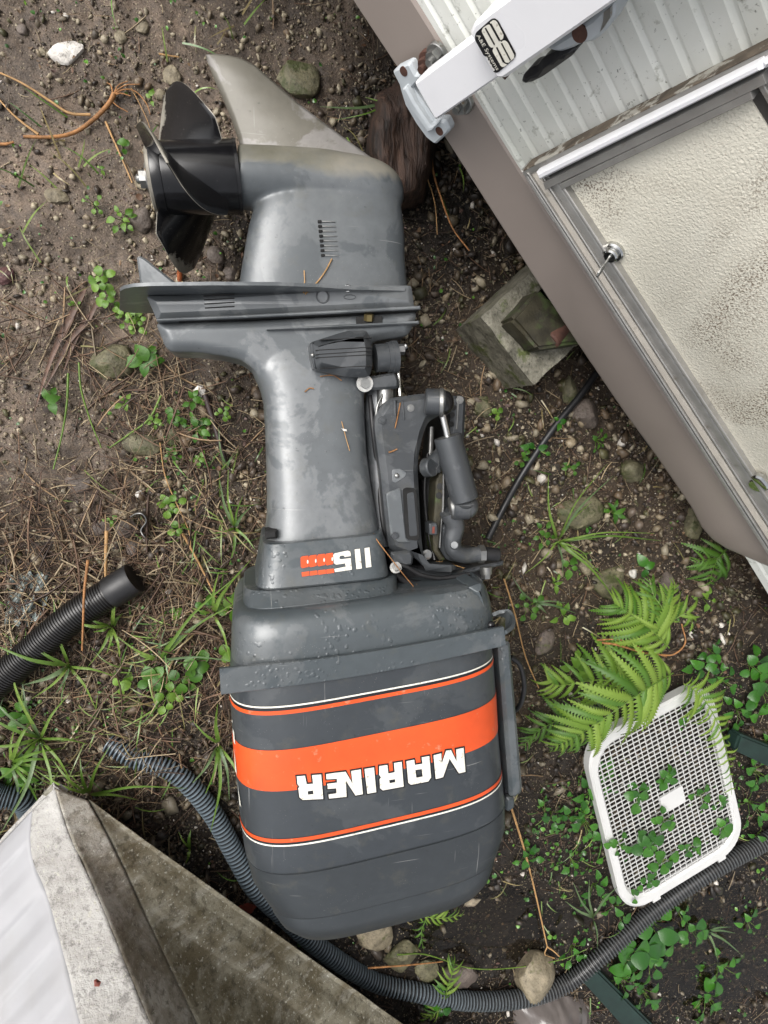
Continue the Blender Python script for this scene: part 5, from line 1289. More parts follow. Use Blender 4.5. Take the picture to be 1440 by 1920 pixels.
Rg = [[gq(u, v, z) for u, v in rr_loop(i_, r_)] for i_, r_, z in ((.0, .20, -.025), (0, .20, -.002), (.012, .195, .003), (.05, .175, .003), (.062, .17, -.002), (.062, .17, -.012), (.03, .18, -.014), (.012, .19, -.025))]
Rg2 = [[Rg[i][j] for i in range(len(Rg))] for j in range(len(Rg[0]))]; V, Fs = rings(Rg2, cap=False, closed=True)
fix_normals(obj('grille_frame', V, Fs, M['white_plastic'], gr, smooth=35))
inner = rr_loop(.055, .17); 
def clip_line(fix, val):
    pts = []; m_n = len(inner)
    for i in range(m_n):
        a, b = inner[i], inner[(i + 1) % m_n]; p0, p1 = a[fix], b[fix]
        if (p0 - val) * (p1 - val) < 0: t = (val - p0) / (p1 - p0); pts.append(a[1 - fix] + (b[1 - fix] - a[1 - fix]) * t)
    return (min(pts), max(pts)) if len(pts) >= 2 else None
def bar(uv0, uv1, w, z, th):
    a, b = gq(*uv0, z), gq(*uv1, z); d = nz(b - a); s = nz(np.cross(d, UP)) * w / 2
    V = [a - s - UP * th, a + s - UP * th, b + s - UP * th, b - s - UP * th, a - s, a + s, b + s, b - s]
    obj('bar', V, [(0, 3, 2, 1), (4, 5, 6, 7), (0, 1, 5, 4), (1, 2, 6, 5), (2, 3, 7, 6), (3, 0, 4, 7)], M['white_plastic'], gr, smooth=0)
NV, NU = 37, 20
for k in range(NV):
    v = .075 + .85 * k / (NV - 1); r_ = clip_line(1, v)
    if r_: bar((r_[0], v), (r_[1], v), .0020, -.001, .0022)
for k in range(NU):
    u = .085 + .83 * k / (NU - 1); r_ = clip_line(0, u)
    if r_: bar((u, r_[0]), (u, r_[1]), .0016, .0006, .0022)
V = [gq(u, v, z) for z in (-.003, .0022) for u, v in ((.44, .47), (.62, .47), (.62, .565), (.44, .565))]
obj('blank_plate', V, [(0, 3, 2, 1), (4, 5, 6, 7), (0, 1, 5, 4), (1, 2, 6, 5), (2, 3, 7, 6), (3, 0, 4, 7)], M['white_plastic'], gr, smooth=0)
for u in (.26, .80):
    V = [gq(uu, vv, z) for z in (-.02, -.004) for uu, vv in ((u - .03, 1.0), (u + .03, 1.0), (u + .03, 1.022), (u - .03, 1.022))]
    obj('clip_tab', V, [(0, 3, 2, 1), (4, 5, 6, 7), (0, 1, 5, 4), (1, 2, 6, 5), (2, 3, 7, 6), (3, 0, 4, 7)], M['white_plastic'], gr, smooth=0)
# green planks
def plank(pts, z, th, label):
    tp = [P(x, y, z) for x, y in pts]; V = tp + [p - UP * th for p in tp]
    wedge(V, [(0, 1, 2, 3), (7, 6, 5, 4), (0, 4, 5, 1), (1, 5, 6, 2), (2, 6, 7, 3), (3, 7, 4, 0)], 'green_board', M['plank'], label, 'board', sub=1, amp=.0015)
plank([(1388, 1376), (1520, 1430), (1520, 1475), (1378, 1408)], .05, .04, 'dark green board at the right edge above the hose')
plank([(1086, 1834), (1120, 1818), (1310, 2010), (1245, 2010)], .03, .04, 'dark green board sliding out of the bottom edge beside the hose')
# plastic bag
def bag():
    k = 40; V = []; Fs = []
    for i in range(k + 1):
        for j in range(k + 1):
            u, v = i / k * 2 - 1, j / k * 2 - 1; r_ = math.hypot(u, v); x = 1035 + 78 * u; y = 1925 + 62 * v - 25 * u * u
            z = .075 * max(0, 1 - r_**2.2) + .030 * (float(fbm(np.array(u * 3 + 9), np.array(v * 3 + 4), 4)) - .5) * (1.1 - min(r_, 1)) + .012 * abs(math.sin(u * 9 + v * 5)) * (1 - min(1, r_))
            V.append(Pg(x, y, 0) + UP * (z - .01))
    for i in range(k):
        for j in range(k): a = i * (k + 1) + j; Fs.append((a, a + 1, a + k + 2, a + k + 1))
    tag(obj('plastic_bag', V, Fs, M['bag'], None, smooth=180, origin=Pg(1035, 1920, 0)), 'crumpled grey brown wet plastic bag at the bottom edge', 'bag')
bag()

# ================================================================== white fibreglass cover, lower left
box = empty('fibreglass_cover', P(101, 1467, 0), 'weathered white fibreglass cover with a stained side in the lower left corner', 'cover')
RZ = .11
k0 = P(101, 1467, RZ); dR = nz(P(740, 1920, RZ) - k0); dL = nz(P(-10, 1585, RZ) - k0)
def line3(pts): return [P(*p) for p in pts]
LB = bez(line3([(103, 1478, .13), (130, 1564, .17), (180, 1673, .23), (267, 1886, .36), (330, 2040, .45)]), 60)
LA = bez(line3([(62, 1520, .128), (60, 1600, .175), (96, 1700, .232), (152, 1920, .365), (190, 2080, .45)]), 60)
LC = bez(line3([(165, 1502, .123), (217, 1600, .158), (282, 1741, .21), (361, 1907, .30), (430, 2060, .38)]), 60)
def patch(name, A_, B_, m, nv, parent=box, amp=.002, seed=0, sag=0.0):
    V = []; Fs = []; n = len(A_)
    for i in range(n):
        for j in range(nv + 1):
            t = j / nv; p = A_[i] * (1 - t) + B_[i] * t; V.append(p + UP * (amp * (float(fbm(np.array(p[0] * 45 + seed), np.array(p[1] * 45), 3)) - .5) - sag * math.sin(math.pi * t)))
    for i in range(n - 1):
        for j in range(nv): a = i * (nv + 1) + j; Fs.append((a, a + 1, a + nv + 2, a + nv + 1))
    b = len(V); 
    o = obj(name, V, Fs, m, parent, smooth=60)
    md = o.modifiers.new('thickness', 'SOLIDIFY'); md.thickness = .004; md.offset = 0
    return o
patch('corner_band', LA, LB, M['fibre_rough'], 14, amp=.006)
patch('corner_facet', LB, LC, M['fibre_mid'], 12, amp=.004, seed=5)
def ribbed(name, Ls, d, length, m, step, dep, seed):
    """wall made of rows parallel to the eave, stepped like shallow ribs"""
    n = len(Ls); Ln = np.concatenate([[0], np.cumsum([np.linalg.norm(Ls[i + 1] - Ls[i]) for i in range(n - 1)])]); V = []; Fs = []; nv = 40
    k = 110; pa = np.array(Ls)
    for i in range(k + 1):
        l = Ln[-1] * i / k; p = np.array([np.interp(l, Ln, pa[:, c]) for c in range(3)]); ph = (l % step) / step
        dz = dep * (min(1, ph * 6) if ph < .5 else max(0, 1 - (ph - .5) * 6))
        for j in range(nv + 1):
            t = (j / nv)**1.3 * length; qv = p + d * t; V.append(qv + UP * (dz * min(1, t * 25) - .004 + .004 * (float(fbm(np.array(qv[0] * 20 + seed), np.array(qv[1] * 20), 3)) - .5)))
    for i in range(k):
        for j in range(nv): a = i * (nv + 1) + j; Fs.append((a, a + 1, a + nv + 2, a + nv + 1))
    o = obj(name, V, Fs, m, box, smooth=60); md = o.modifiers.new('thickness', 'SOLIDIFY'); md.thickness = .004; md.offset = 0; return o
ribbed('white_wall', LA, dL, 1.3, M['fibre_white'], .085, .007, 3)
ribbed('stained_wall', LC, dR, 1.5, M['fibre_brown'], .19, -.007, 8)
# rim all along the eaves
def rim(name, d, L, sgn):
    n = 50; perp = nz(np.cross(UP, d)) * sgn; Rg = []
    for i in range(n + 1):
        t = i / n; p = k0 + d * L * t; w = .030 + .018 * min(1, t * 6); wob = .003 * (float(fbm(np.array(t * 30), np.array(3. + sgn), 2)) - .5)
        Rg.append([p + perp * (0 + wob), p + perp * (.004 + wob) + UP * .006, p + perp * (w - .006) + UP * .007, p + perp * w + UP * .0, p + perp * w - UP * .006, p + perp * .012 - UP * .008, p + perp * .085 + d * .085 * max(0, 1 - t * 14) - UP * .105, p + perp * .080 + d * .085 * max(0, 1 - t * 14) - UP * .105])
    V, Fs = rings(Rg); return fix_normals(obj(name, V, Fs, M['fibre_rim'], box, smooth=40))
sgR = 1 if np.cross(UP, dR).dot(LC[30] - k0) > 0 else -1
rim('eave_rim', dR, 1.6, sgR); sgL = 1 if np.cross(UP, dL).dot(LC[30] - k0) > 0 else -1; rim('eave_rim', dL, .9, sgL).data.materials[0] = M['fibre_rough']
o = tag(obj('red_chip', [P(176, 1838, .372), P(181, 1835, .372), P(190, 1841, .375), P(186, 1850, .375), P(177, 1850, .374), P(181, 1842, .380)], [(0, 1, 5), (1, 2, 5), (2, 3, 5), (3, 4, 5), (4, 0, 5), (0, 4, 3, 2, 1)], M['red'], None, smooth=0, origin=P(181, 1842, .375)), 'small dark red chip stuck on the white corner of the cover', 'chip')
for x, y, s, lab in ((410, 1685, 14, 'red plastic fragment in the dark beside the cover rim'), (462, 1702, 17, 'larger red plastic fragment between cover rim and motor cap')):
    b0 = Pg(x, y, .01); V = [b0 + .0010 * s * np.array((math.cos(a) * 1.3, math.sin(a) * .7, 0)) + UP * z for z in (0, .006) for a in (0.3, 1.5, 2.6, 3.9, 5.2)]
    tag(obj('red_fragment', V, [(4, 3, 2, 1, 0), (5, 6, 7, 8, 9)] + [(i, (i + 1) % 5, 5 + (i + 1) % 5, 5 + i) for i in range(5)], M['red'], None, smooth=0, origin=b0), lab, 'fragment')
b0 = Pg(335, 515, .02); V, Fs = cyl(Pg(337, 508, .015), Pg(337, 526, .005), .005, 8); tag(obj('orange_fragment', V, Fs, simple('orange_brown_bark', (.26, .07, .02), .5, 0, .4, 60), None, smooth=0, origin=b0), 'orange brown bark fragment under the lower propeller blade', 'fragment')
# shiny scrap under the straw
V = []; Fs = []; k = 14
for i in range(k + 1):
    for j in range(k + 1):
        x = 20 + 75 * i / k - 12 * j / k; y = 1075 + 95 * j / k + 6 * math.sin(i * 1.7); V.append(Pg(x, y, .006 + .006 * math.sin(i * 1.1 + j * .6)))
for i in range(k):
    for j in range(k): a = i * (k + 1) + j; Fs.append((a, a + 1, a + k + 2, a + k + 1))
tag(obj('shiny_scrap', V, Fs, M['glass'], None, smooth=180, origin=Pg(50, 1120)), 'glittering grey green scrap of sheeting under the straw by the black hose', 'scrap')

# ================================================================== roots, stems, leaves
def gtube(name, pts, r, m, label, cat, grp=None, lift=.006, taper=.4, parent=None):
    W = [Pg(x, y, (q[0] if q else lift)) for x, y, *q in pts]; mb = MB(); mb.add(*tube(bez(W, 4 * len(W) + 4), lambda t: r * (1 - taper * t), 7))
    o = mb.build(name, m, parent, smooth=60, origin=None if parent else W[0]); return tag(o, label, cat, grp) if label else o
rt = empty('dead_root', Pg(160, 230, 0), 'orange brown forked dead root on the mud at the upper left', 'root')
gtube('root_branch', [(214, 175), (207, 190), (190, 210), (165, 232), (135, 250), (95, 257), (44, 256)], .0045, M['root'], None, None, parent=rt, lift=.012)
gtube('root_branch', [(170, 215), (130, 212), (95, 190), (40, 155), (-20, 128)], .0026, M['stem'], None, None, parent=rt, lift=.010)
gtube('root_branch', [(72, 252), (40, 228), (15, 205), (-20, 165)], .0022, M['stem'], None, None, parent=rt, lift=.010)
for k, (pp) in enumerate(([(214, 175), (222, 160), (240, 152)], [(210, 182), (225, 175), (245, 180)], [(212, 178), (232, 168), (255, 172), (275, 195), (282, 215)], [(208, 188), (222, 200), (240, 210)], [(212, 176), (208, 160), (200, 155)], [(216, 172), (235, 160), (262, 158)])):
    gtube('rootlet', pp, .0014, M['root'], None, None, parent=rt, lift=.012)
gtube('brown_twig', [(-10, 270), (12, 270), (26, 266)], .003, M['root'], 'reddish twig end at the left edge below the dead root', 'twig')
gtube('brown_twig', [(198, 228), (212, 260), (230, 300), (248, 343)], .0022, M['stem'], 'dry twig slanting down left of the propeller hub', 'twig')
gtube('brown_twig', [(246, 165), (262, 195), (276, 225), (281, 240)], .0010, M['stem'], 'hair thin rootlet left of the upper propeller blade', 'twig')
gtube('brown_twig', [(298, 101), (315, 104), (336, 107)], .0018, M['stem'], 'small orange twig left of the skeg tip', 'twig')
gtube('long_stem', [(945, 1085), (965, 1150), (985, 1230), (1010, 1290)], .0022, M['stem'], 'long dry stem running down past the handle bar', 'stem', lift=.02)
ls = empty('forked_stem', Pg(1000, 1640, 0), 'long orange brown forked stem below the handle bar', 'stem')
gtube('stem_branch', [(958, 1512), (985, 1600), (1005, 1680), (1026, 1775)], .0030, M['stem'], None, None, parent=ls, lift=.02)
gtube('stem_branch', [(1026, 1775), (1040, 1785), (1055, 1800)], .0022, M['stem'], None, None, parent=ls, lift=.02)
gtube('stem_branch', [(1026, 1775), (1022, 1790), (1040, 1797), (1000, 1796)], .0014, M['stem'], None, None, parent=ls, lift=.02)
gtube('dry_stalk', [(200, 995), (198, 1060), (199, 1100)], .0038, M['stem'], 'thick straw stalk standing against the black hose cuff', 'stalk', lift=.03)
gtube('dry_stalk', [(165, 1050), (158, 1110), (156, 1165), (154, 1220)], .0028, M['root'], 'forked brown stalk lying over the black hose', 'stalk', lift=.085)
gtube('dry_stalk', [(342, 1000), (370, 1050), (405, 1120)], .0028, M['stem'], 'straight brown stalk pointing at the round leaves', 'stalk', lift=.02)
gtube('dry_stalk', [(300, 830), (312, 900), (352, 990), (358, 1030)], .0014, M['stem'], 'thin stalk curving beside the dark seed pod', 'stalk', lift=.02)
gtube('green_stalk', [(128, 700), (125, 760), (115, 820), (100, 880)], .0022, M['grass'], 'thin upright yellow green stalk at left', 'stalk', lift=.02)
gtube('green_stalk', [(148, 680), (152, 730), (170, 790), (190, 840)], .0020, M['grass'], 'thin slanting yellow green stalk beside the upright one', 'stalk', lift=.02)
gtube('green_stalk', [(302, 742), (280, 785), (245, 812), (205, 840)], .0022, M['grass'], 'yellow green stalk running down left from the small herb', 'stalk', lift=.02)
gtube('green_stalk', [(745, 1790), (800, 1790), (880, 1815), (960, 1815), (1050, 1800), (1100, 1780)], .0016, M['grass'], 'long thin green runner across the puddle', 'stalk', lift=.03)
gtube('brown_twig', [(690, 1815), (760, 1810), (830, 1803)], .0022, M['root'], 'reddish twig floating in the puddle', 'twig', lift=.035)
gtube('brown_twig', [(806, 255), (812, 320), (830, 380), (850, 430), (880, 470)], .0024, M['root'], 'dark root hanging below the arm foot', 'twig', lift=.04)
gtube('brown_twig', [(800, 330), (815, 380), (820, 440)], .0016, M['stem'], 'pale thin root left of the dark hanging root', 'twig', lift=.03)
gtube('vine', [(1130, 1205), (1160, 1210), (1200, 1222), (1240, 1228), (1265, 1226), (1285, 1205), (1278, 1170)], .0028, M['root'], 'thin brown vine looped over the fern', 'vine', lift=.115)
gtube('vine', [(1120, 1200), (1165, 1200), (1210, 1218), (1250, 1232)], .0018, M['root'], 'second thinner brown vine on top of the fern', 'vine', lift=.12)
pod = gtube('seed_pod', [(384, 740), (400, 790), (418, 850), (430, 880)], .006, M['darkleaf'], 'long dark split seed pod left of the grey leg', 'seed pod', lift=.012, taper=.2)
def blade_mesh(W, w0, m, name='blade', parent=None, label=None, cat=None, grp=None, fold=.25):
    n = len(W); V = []; Fs = []
    for i, p in enumerate(W):
        t = nz(W[min(i + 1, n - 1)] - W[max(i - 1, 0)]); s = nz(np.cross(t, UP)); w = w0 * (.55 + .45 * min(1, i / n * 4)) * (1 - (i / (n - 1))**2.5) + .0003
        V += [p - s * w + UP * w * fold, p, p + s * w + UP * w * fold]
    for i in range(n - 1):
        for a in range(2): b = i * 3 + a; Fs.append((b, b + 1, b + 4, b + 3))
    o = obj(name, V, Fs, m, parent, smooth=180, origin=None if parent else W[0]); return tag(o, label, cat, grp) if label else o
for i, (pts, w, lab) in enumerate((([(160, 540), (135, 590), (110, 640), (90, 690), (62, 780)], .0055, 'long curled dead brown leaf left of the small herbs'),
                      ([(188, 555), (165, 600), (130, 640), (105, 690), (80, 735)], .0045, 'second dead brown leaf folded beside the longer one'),
                      ([(165, 590), (140, 640), (118, 700)], .004, 'shortest dead brown leaf of the three at left'))):
    blade_mesh(bez([Pg(x, y, .012) for x, y in pts], 16), w, M['deadleaf'], 'dead_leaf', None, lab, 'dead leaf', None, .5)

# ---- small leafy herbs
LEAF = {}
for kd_ in ('round', 'ovate', 'lance'):
    V, Fc = leaf_shape(kd_)
    for mk in ('clover', 'herb', 'gloss'):
        me = bpy.data.meshes.new('leaf_' + kd_ + mk); me.from_pydata(V.tolist(), [], Fc.tolist()); me.materials.append(M[mk]); me.polygons.foreach_set('use_smooth', [True] * len(me.polygons)); LEAF[kd_, mk] = me
def herb(px, py, n, spread, size, kind, mk, label, lift=.02, grp=None, on=0.0, seed=None):
    """a sprig: n leaves within `spread` px, leaf length `size` px"""
    r = random.Random(int(px * 3 + py * 7)); base = Pg(px, py, on); root = empty('leafy_herb', base, label, 'plant', grp or ('glossy weeds round the grille and hose' if mk == 'gloss' else 'small leafy weeds on the soil')); k = mpp(px, py); mb = MB()
    for i in range(n):
        a = i * 2.4 + r.uniform(-.4, .4); d = spread * k * math.sqrt((i + .3) / n) * r.uniform(.75, 1.1); z = lift * r.uniform(.5, 1.4) * (1.2 - .5 * i / n)
        c = base + np.array((math.cos(a) * d, math.sin(a) * d, z)); L = size * k * r.uniform(.7, 1.2)
        dr = np.array((math.cos(a), math.sin(a), r.uniform(-.25, .35))); up_ = np.array((r.uniform(-.35, .35), r.uniform(-.35, .35), 1.0))
        inst('leaf', LEAF[kind, mk], root, frame(c - dr * L * .3, dr, up_, L, L, L))
        mb.add(*tube(bez([base + UP * .002, (base + c) / 2 + UP * z * .35, c - dr * L * .3], 4), .0007, 4))
    mb.build('stem', M['grass'], root, smooth=60); return root
cl = [
 (232, 415, 9, 24, 17, 'ovate', 'clover', 'bright green herb just left of the propeller, the fuller one'),
 (180, 388, 6, 24, 9, 'round', 'clover', 'row of tiny bright leaves above the full herb near the propeller'),
 (195, 530, 10, 22, 17, 'round', 'clover', 'bright round leaved herb left of the plate tip'),
 (206, 565, 6, 16, 17, 'round', 'clover', 'bright round leaved herb touching the plate tip'),
 (240, 595, 10, 22, 13, 'round', 'clover', 'cluster of small round leaves below the plate tip'),
 (262, 610, 8, 22, 12, 'round', 'clover', 'small round leaves right beside the lower corner of the plate'),
 (280, 678, 5, 22, 34, 'ovate', 'herb', 'broad pointed leaf seedling next to the large mossy stone'),
 (100, 750, 4, 16, 24, 'ovate', 'herb', 'three leaved seedling standing alone at far left'),
 (148, 577, 5, 10, 9, 'ovate', 'clover', 'tiny seedling left of the clover by the dead leaves'),
 (237, 755, 5, 14, 14, 'ovate', 'clover', 'small seedling in straw right of the three leaved one'),
 (365, 750, 6, 16, 18, 'ovate', 'herb', 'herb growing at the top of the dark seed pod'),
 (292, 790, 6, 14, 14, 'ovate', 'clover', 'small herb above the mossy straw stone'),
 (330, 785, 7, 14, 15, 'round', 'herb', 'herb between the seed pod and the mossy straw stone'),
 (372, 800, 11, 26, 18, 'ovate', 'herb', 'full leafy herb left of the dark seed pod'),
 (325, 850, 6, 14, 13, 'ovate', 'herb', 'small herb just under the smaller mossy stone'),
 (376, 862, 5, 12, 12, 'ovate', 'clover', 'tiny herb at the lower end of the dark seed pod'),
 (420, 775, 6, 14, 10, 'round', 'clover', 'tiny round leaved sprig close to the curved grey leg'),
 (320, 945, 9, 22, 16, 'round', 'clover', 'round leaved herb above the bent hook'),
 (335, 990, 5, 14, 13, 'round', 'clover', 'round leaved sprig right of the bent hook'),
 (212, 975, 5, 12, 9, 'round', 'clover', 'tiny sprig on top of the brown stones by the hook'),
 (440, 1132, 6, 22, 24, 'round', 'clover', 'large round leaves against the left side of the lower pan'),
 (425, 1220, 3, 8, 22, 'round', 'clover', 'two round leaves touching the end of the rim strap'),
 (385, 1130, 4, 16, 18, 'round', 'herb', 'round darker leaves left of the large round leaves'),
 (290, 1265, 6, 22, 24, 'round', 'herb', 'group of round green leaves left of the rim strap'),
 (340, 1268, 6, 26, 22, 'round', 'herb', 'round leaves nearest the rim strap end'),
 (370, 1245, 4, 18, 24, 'round', 'herb', 'round leaves above the group beside the rim strap'),
 (315, 1300, 8, 26, 20, 'round', 'clover', 'lower clump of round leaves left of the cowl'),
 (232, 1275, 4, 14, 18, 'round', 'clover', 'single round leaf sprig in the middle of the grass'),
 (330, 1145, 4, 10, 12, 'round', 'clover', 'tiny round sprig above the grass runner'),
 (285, 193, 4, 9, 13, 'ovate', 'clover', 'small bright sprig at the tip of the upper blade'),
 (232, 280, 4, 9, 14, 'round', 'herb', 'small sprig on the slanting twig left of the hub'),
 (192, 322, 3, 7, 9, 'ovate', 'clover', 'tiny weed on bare mud left of the hub'),
 (52, 12, 3, 7, 9, 'ovate', 'clover', 'tiny weed in the top left corner'),
 (20, 455, 4, 12, 9, 'ovate', 'clover', 'pale weed at the left edge above the reddish stone'),
 (25, 1330, 6, 30, 34, 'ovate', 'herb', 'broad green leaves at the left edge under the black hose'),
 (40, 1445, 8, 34, 26, 'ovate', 'herb', 'curly broad leaves above the cover corner'),
 (1142, 958, 6, 15, 22, 'lance', 'herb', 'glossy upright herb below the camper edge'),
 (975, 860, 6, 16, 11, 'round', 'herb', 'tiny round leaved weed beside the black cable'),
 (925, 775, 5, 10, 11, 'round', 'clover', 'tiny round weed right of the mossy pebble'),
 (1040, 790, 4, 12, 14, 'ovate', 'gloss', 'single glossy leaf sprig on the black cable'),
 (1000, 840, 6, 22, 16, 'ovate', 'gloss', 'glossy sprig along the lower black cable'),
 (1115, 825, 8, 18, 10, 'ovate', 'herb', 'tiny leaved herb between two rocks under the camper'),
 (1065, 875, 5, 14, 12, 'ovate', 'herb', 'small herb growing on the wide dark mossy rock'),
 (1090, 980, 6, 18, 14, 'lance', 'gloss', 'narrow leaved weed among the arching grass'),
 (1015, 1000, 8, 22, 16, 'ovate', 'herb', 'leafy weed at the foot of the arching grass'),
 (1205, 1060, 3, 12, 24, 'ovate', 'gloss', 'dark glossy leaf sprig right of the mossy rock'),
 (1060, 1060, 4, 16, 18, 'ovate', 'herb', 'small pointed weed under the arching grass'),
 (1035, 1090, 4, 12, 18, 'lance', 'clover', 'pale narrow weed right of the long dry stem'),
 (1052, 1150, 7, 22, 17, 'ovate', 'clover', 'light green weed in line with the fern tips'),
 (985, 1135, 9, 26, 12, 'round', 'herb', 'dark round leaved weed right of the long dry stem'),
 (1315, 1120, 5, 18, 14, 'ovate', 'clover', 'pale weed between the two ferns at right'),
 (1160, 1238, 12, 44, 32, 'lance', 'clover', 'light green pointed leaf herb growing through the fern'),
 (1075, 1245, 8, 26, 26, 'ovate', 'clover', 'light green herb at the left edge of the fern'),
 (982, 1598, 7, 22, 17, 'ovate', 'gloss', 'glossy herb touching the forked stem'),
]
for a in cl: herb(*a)
# glossy weeds round the grille, hose and dark corner
gl = [(1105, 1480, 9, 30, 22, 'beside the left rim of the white grille'), (1120, 1435, 6, 20, 22, 'over the upper left corner of the white grille'), (1090, 1530, 9, 34, 18, 'left of the middle of the white grille'),
 (1060, 1525, 7, 26, 18, 'further left of the middle of the grille'), (1030, 1520, 5, 18, 15, 'furthest left from the middle of the grille'), (1140, 1590, 9, 30, 14, 'across the left rim of the grille, near its lower half'), (1070, 1610, 5, 20, 15, 'left of the lower half of the grille'),
 (1110, 1655, 8, 30, 18, 'left of the bottom corner of the grille'), (1150, 1695, 7, 26, 16, 'just under the bottom corner of the grille'), (1070, 1770, 8, 26, 16, 'between the forked stem and the hose'),
 (1220, 1725, 6, 30, 34, 'right below the grille, on the hose, with the largest leaves'), (1175, 1780, 9, 34, 28, 'below the hose, big leaved and dense'), (1215, 1790, 9, 32, 24, 'below the hose right of the dense one'), (1160, 1830, 10, 34, 20, 'low on the dark green board'), (1200, 1850, 8, 28, 20, 'above the bottom edge right of the board'),
 (1285, 1730, 8, 26, 18, 'in the dark hollow right of the hose'), (1340, 1800, 10, 36, 18, 'in the dark lower right corner'), (1320, 1860, 8, 30, 20, 'near the bottom edge in the dark corner'), (1395, 1720, 5, 22, 16, 'right edge of the dark hollow'), (1265, 1700, 5, 18, 14, 'directly under the hose at the grille tab'),
 (1380, 1330, 10, 34, 22, 'above the dark green board at right'), (1425, 1290, 9, 32, 24, 'at the right edge above the board'), (1400, 1240, 7, 28, 22, 'at the right edge under the camper side'), (1345, 1270, 7, 24, 16, 'right of the top corner of the grille'), (1300, 1240, 6, 24, 22, 'between the fern and the top corner of the grille'), (1325, 1215, 5, 18, 16, 'above the top corner of the grille'),
 (1410, 1440, 8, 30, 18, 'below the end of the green board'), (1400, 1500, 8, 30, 18, 'right of the grille rim'), (1420, 1560, 7, 24, 16, 'between the grille and the hose at the right edge'), (1430, 1385, 5, 20, 18, 'behind the end of the green board'),
 (820, 1862, 7, 26, 15, 'beside the small fern on the hose'), (1055, 1905, 7, 24, 20, 'on the plastic bag'), (1010, 1500, 4, 16, 12, 'right of the handle bar end'), (1225, 1155, 6, 24, 14, 'under the top frond of the fern')]
for x, y, n, s, z, lab in gl: herb(x, y, n, s, z, 'ovate' if (x + y) % 3 else 'round', 'gloss', 'glossy green weed ' + lab, .03)
on = [(1245, 1450, 8, 16, 17, 'beside the upper side of the blank plate'), (1192, 1485, 9, 22, 17, 'left of the blank plate'), (1240, 1535, 7, 18, 15, 'under the blank plate, small'), (1205, 1575, 9, 20, 20, 'below and left of the blank plate'), (1310, 1490, 5, 18, 15, 'right of the blank plate'), (1350, 1500, 5, 14, 12, 'near the right rim'), (1350, 1545, 6, 16, 15, 'near the right lower rim'), (1290, 1585, 6, 16, 14, 'in the lower middle'), (1240, 1610, 5, 16, 19, 'near the bottom rim, single large leaved'), (1215, 1645, 5, 14, 13, 'closest to the bottom rim'), (1155, 1580, 6, 22, 13, 'poking through at the left rim'), (1275, 1355, 4, 10, 10, 'near the top, tiny'), (1185, 1670, 4, 12, 12, 'in the rounded bottom corner')]
for x, y, n, s, z, lab in on: herb(x, y, n, s, z, 'round', 'gloss', 'glossy sprig growing through the white grille ' + lab, .012, on=.055)

# ---- grass tufts
def tuft(px, py, blades, label, mk='grass', grp=None):
    r_ = random.Random(int(px + py)); base = Pg(px, py, 0); root = empty('grass_tuft', base, label, 'grass tuft', grp or 'grass tufts')
    for ex, ey, w, z1, z2 in blades:
        mx_, my = (px + ex) / 2 + (ey - py) * .06, (py + ey) / 2 - (ex - px) * .05
        W = bez([base, Pg(px * .7 + mx_ * .3, py * .7 + my * .3, z1 * .7), Pg(mx_, my, z1), Pg(ex, ey, z2)], 14); blade_mesh(W, w * .72, M[mk if r_.random() < .75 else 'grey_grass'], 'blade', root)
def rays(px, py, n, L, a0, a1, w, seed, z=.05):
    r = random.Random(seed); out = []
    for i in range(n):
        a = R(a0 + (a1 - a0) * (i + r.uniform(-.3, .3)) / max(1, n - 1)); l = L * r.uniform(.55, 1.1); out.append((px + l * math.cos(a), py + l * math.sin(a), w * r.uniform(.6, 1.2), z * r.uniform(.5, 1.3), z * r.uniform(.1, .6)))
    return out
tuft(1045, 1015, [(1240, 1014, .0042, .05, .03), (1150, 892, .0042, .06, .05), (1138, 870, .0028, .05, .04), (1028, 890, .0046, .05, .05), (1110, 940, .0030, .05, .03), (1228, 1000, .0028, .06, .03), (1120, 1012, .0030, .05, .02), (1130, 1080, .0030, .02, .02), (1160, 1132, .0052, .05, .03), (1055, 1080, .0035, .03, .02), (985, 1075, .0030, .02, .01), (1100, 1040, .0030, .02, .01)], 'large tuft of arching yellow green blades between motor bracket and camper')
tuft(75, 1385, [(-40, 1330, .0055, .05, .04), (-30, 1290, .004, .06, .04), (10, 1205, .004, .06, .05), (-40, 1400, .006, .05, .03), (-30, 1480, .006, .05, .03), (0, 1565, .006, .07, .06), (30, 1500, .0045, .05, .03), (98, 1535, .0042, .09, .10), (130, 1300, .004, .05, .03), (165, 1395, .004, .04, .02), (140, 1480, .0045, .05, .03), (40, 1270, .004, .05, .03)], 'biggest grass tuft, fanning out over the left edge above the white cover')
tuft(130, 1250, [(-20, 1205, .006, .075, .06), (45, 1195, .005, .07, .05), (40, 1285, .007, .04, .03), (100, 1120, .004, .06, .04), (60, 1310, .004, .04, .02), (180, 1330, .004, .03, .02), (220, 1270, .004, .04, .02), (105, 1300, .004, .04, .03)], 'grass tuft with long blades over the black hose')
tuft(210, 1175, [(130, 1165, .0055, .07, .05), (175, 1185, .005, .06, .04), (230, 1090, .005, .06, .04), (225, 1240, .004, .04, .02), (200, 1225, .004, .03, .02), (150, 1150, .004, .06, .04), (230, 1150, .006, .03, .02), (165, 1250, .004, .03, .02)], 'grass tuft growing against the underside of the black hose cuff')
tuft(298, 1238, [(400, 1150, .0050, .03, .05), (450, 1075, .0045, .05, .09), (460, 1120, .003, .04, .10), (440, 1240, .0035, .04, .10), (250, 1222, .0042, .02, .02), (215, 1190, .004, .03, .02), (345, 1180, .004, .03, .03), (310, 1175, .003, .03, .03)], 'long grass runner reaching toward the lower pan of the motor')
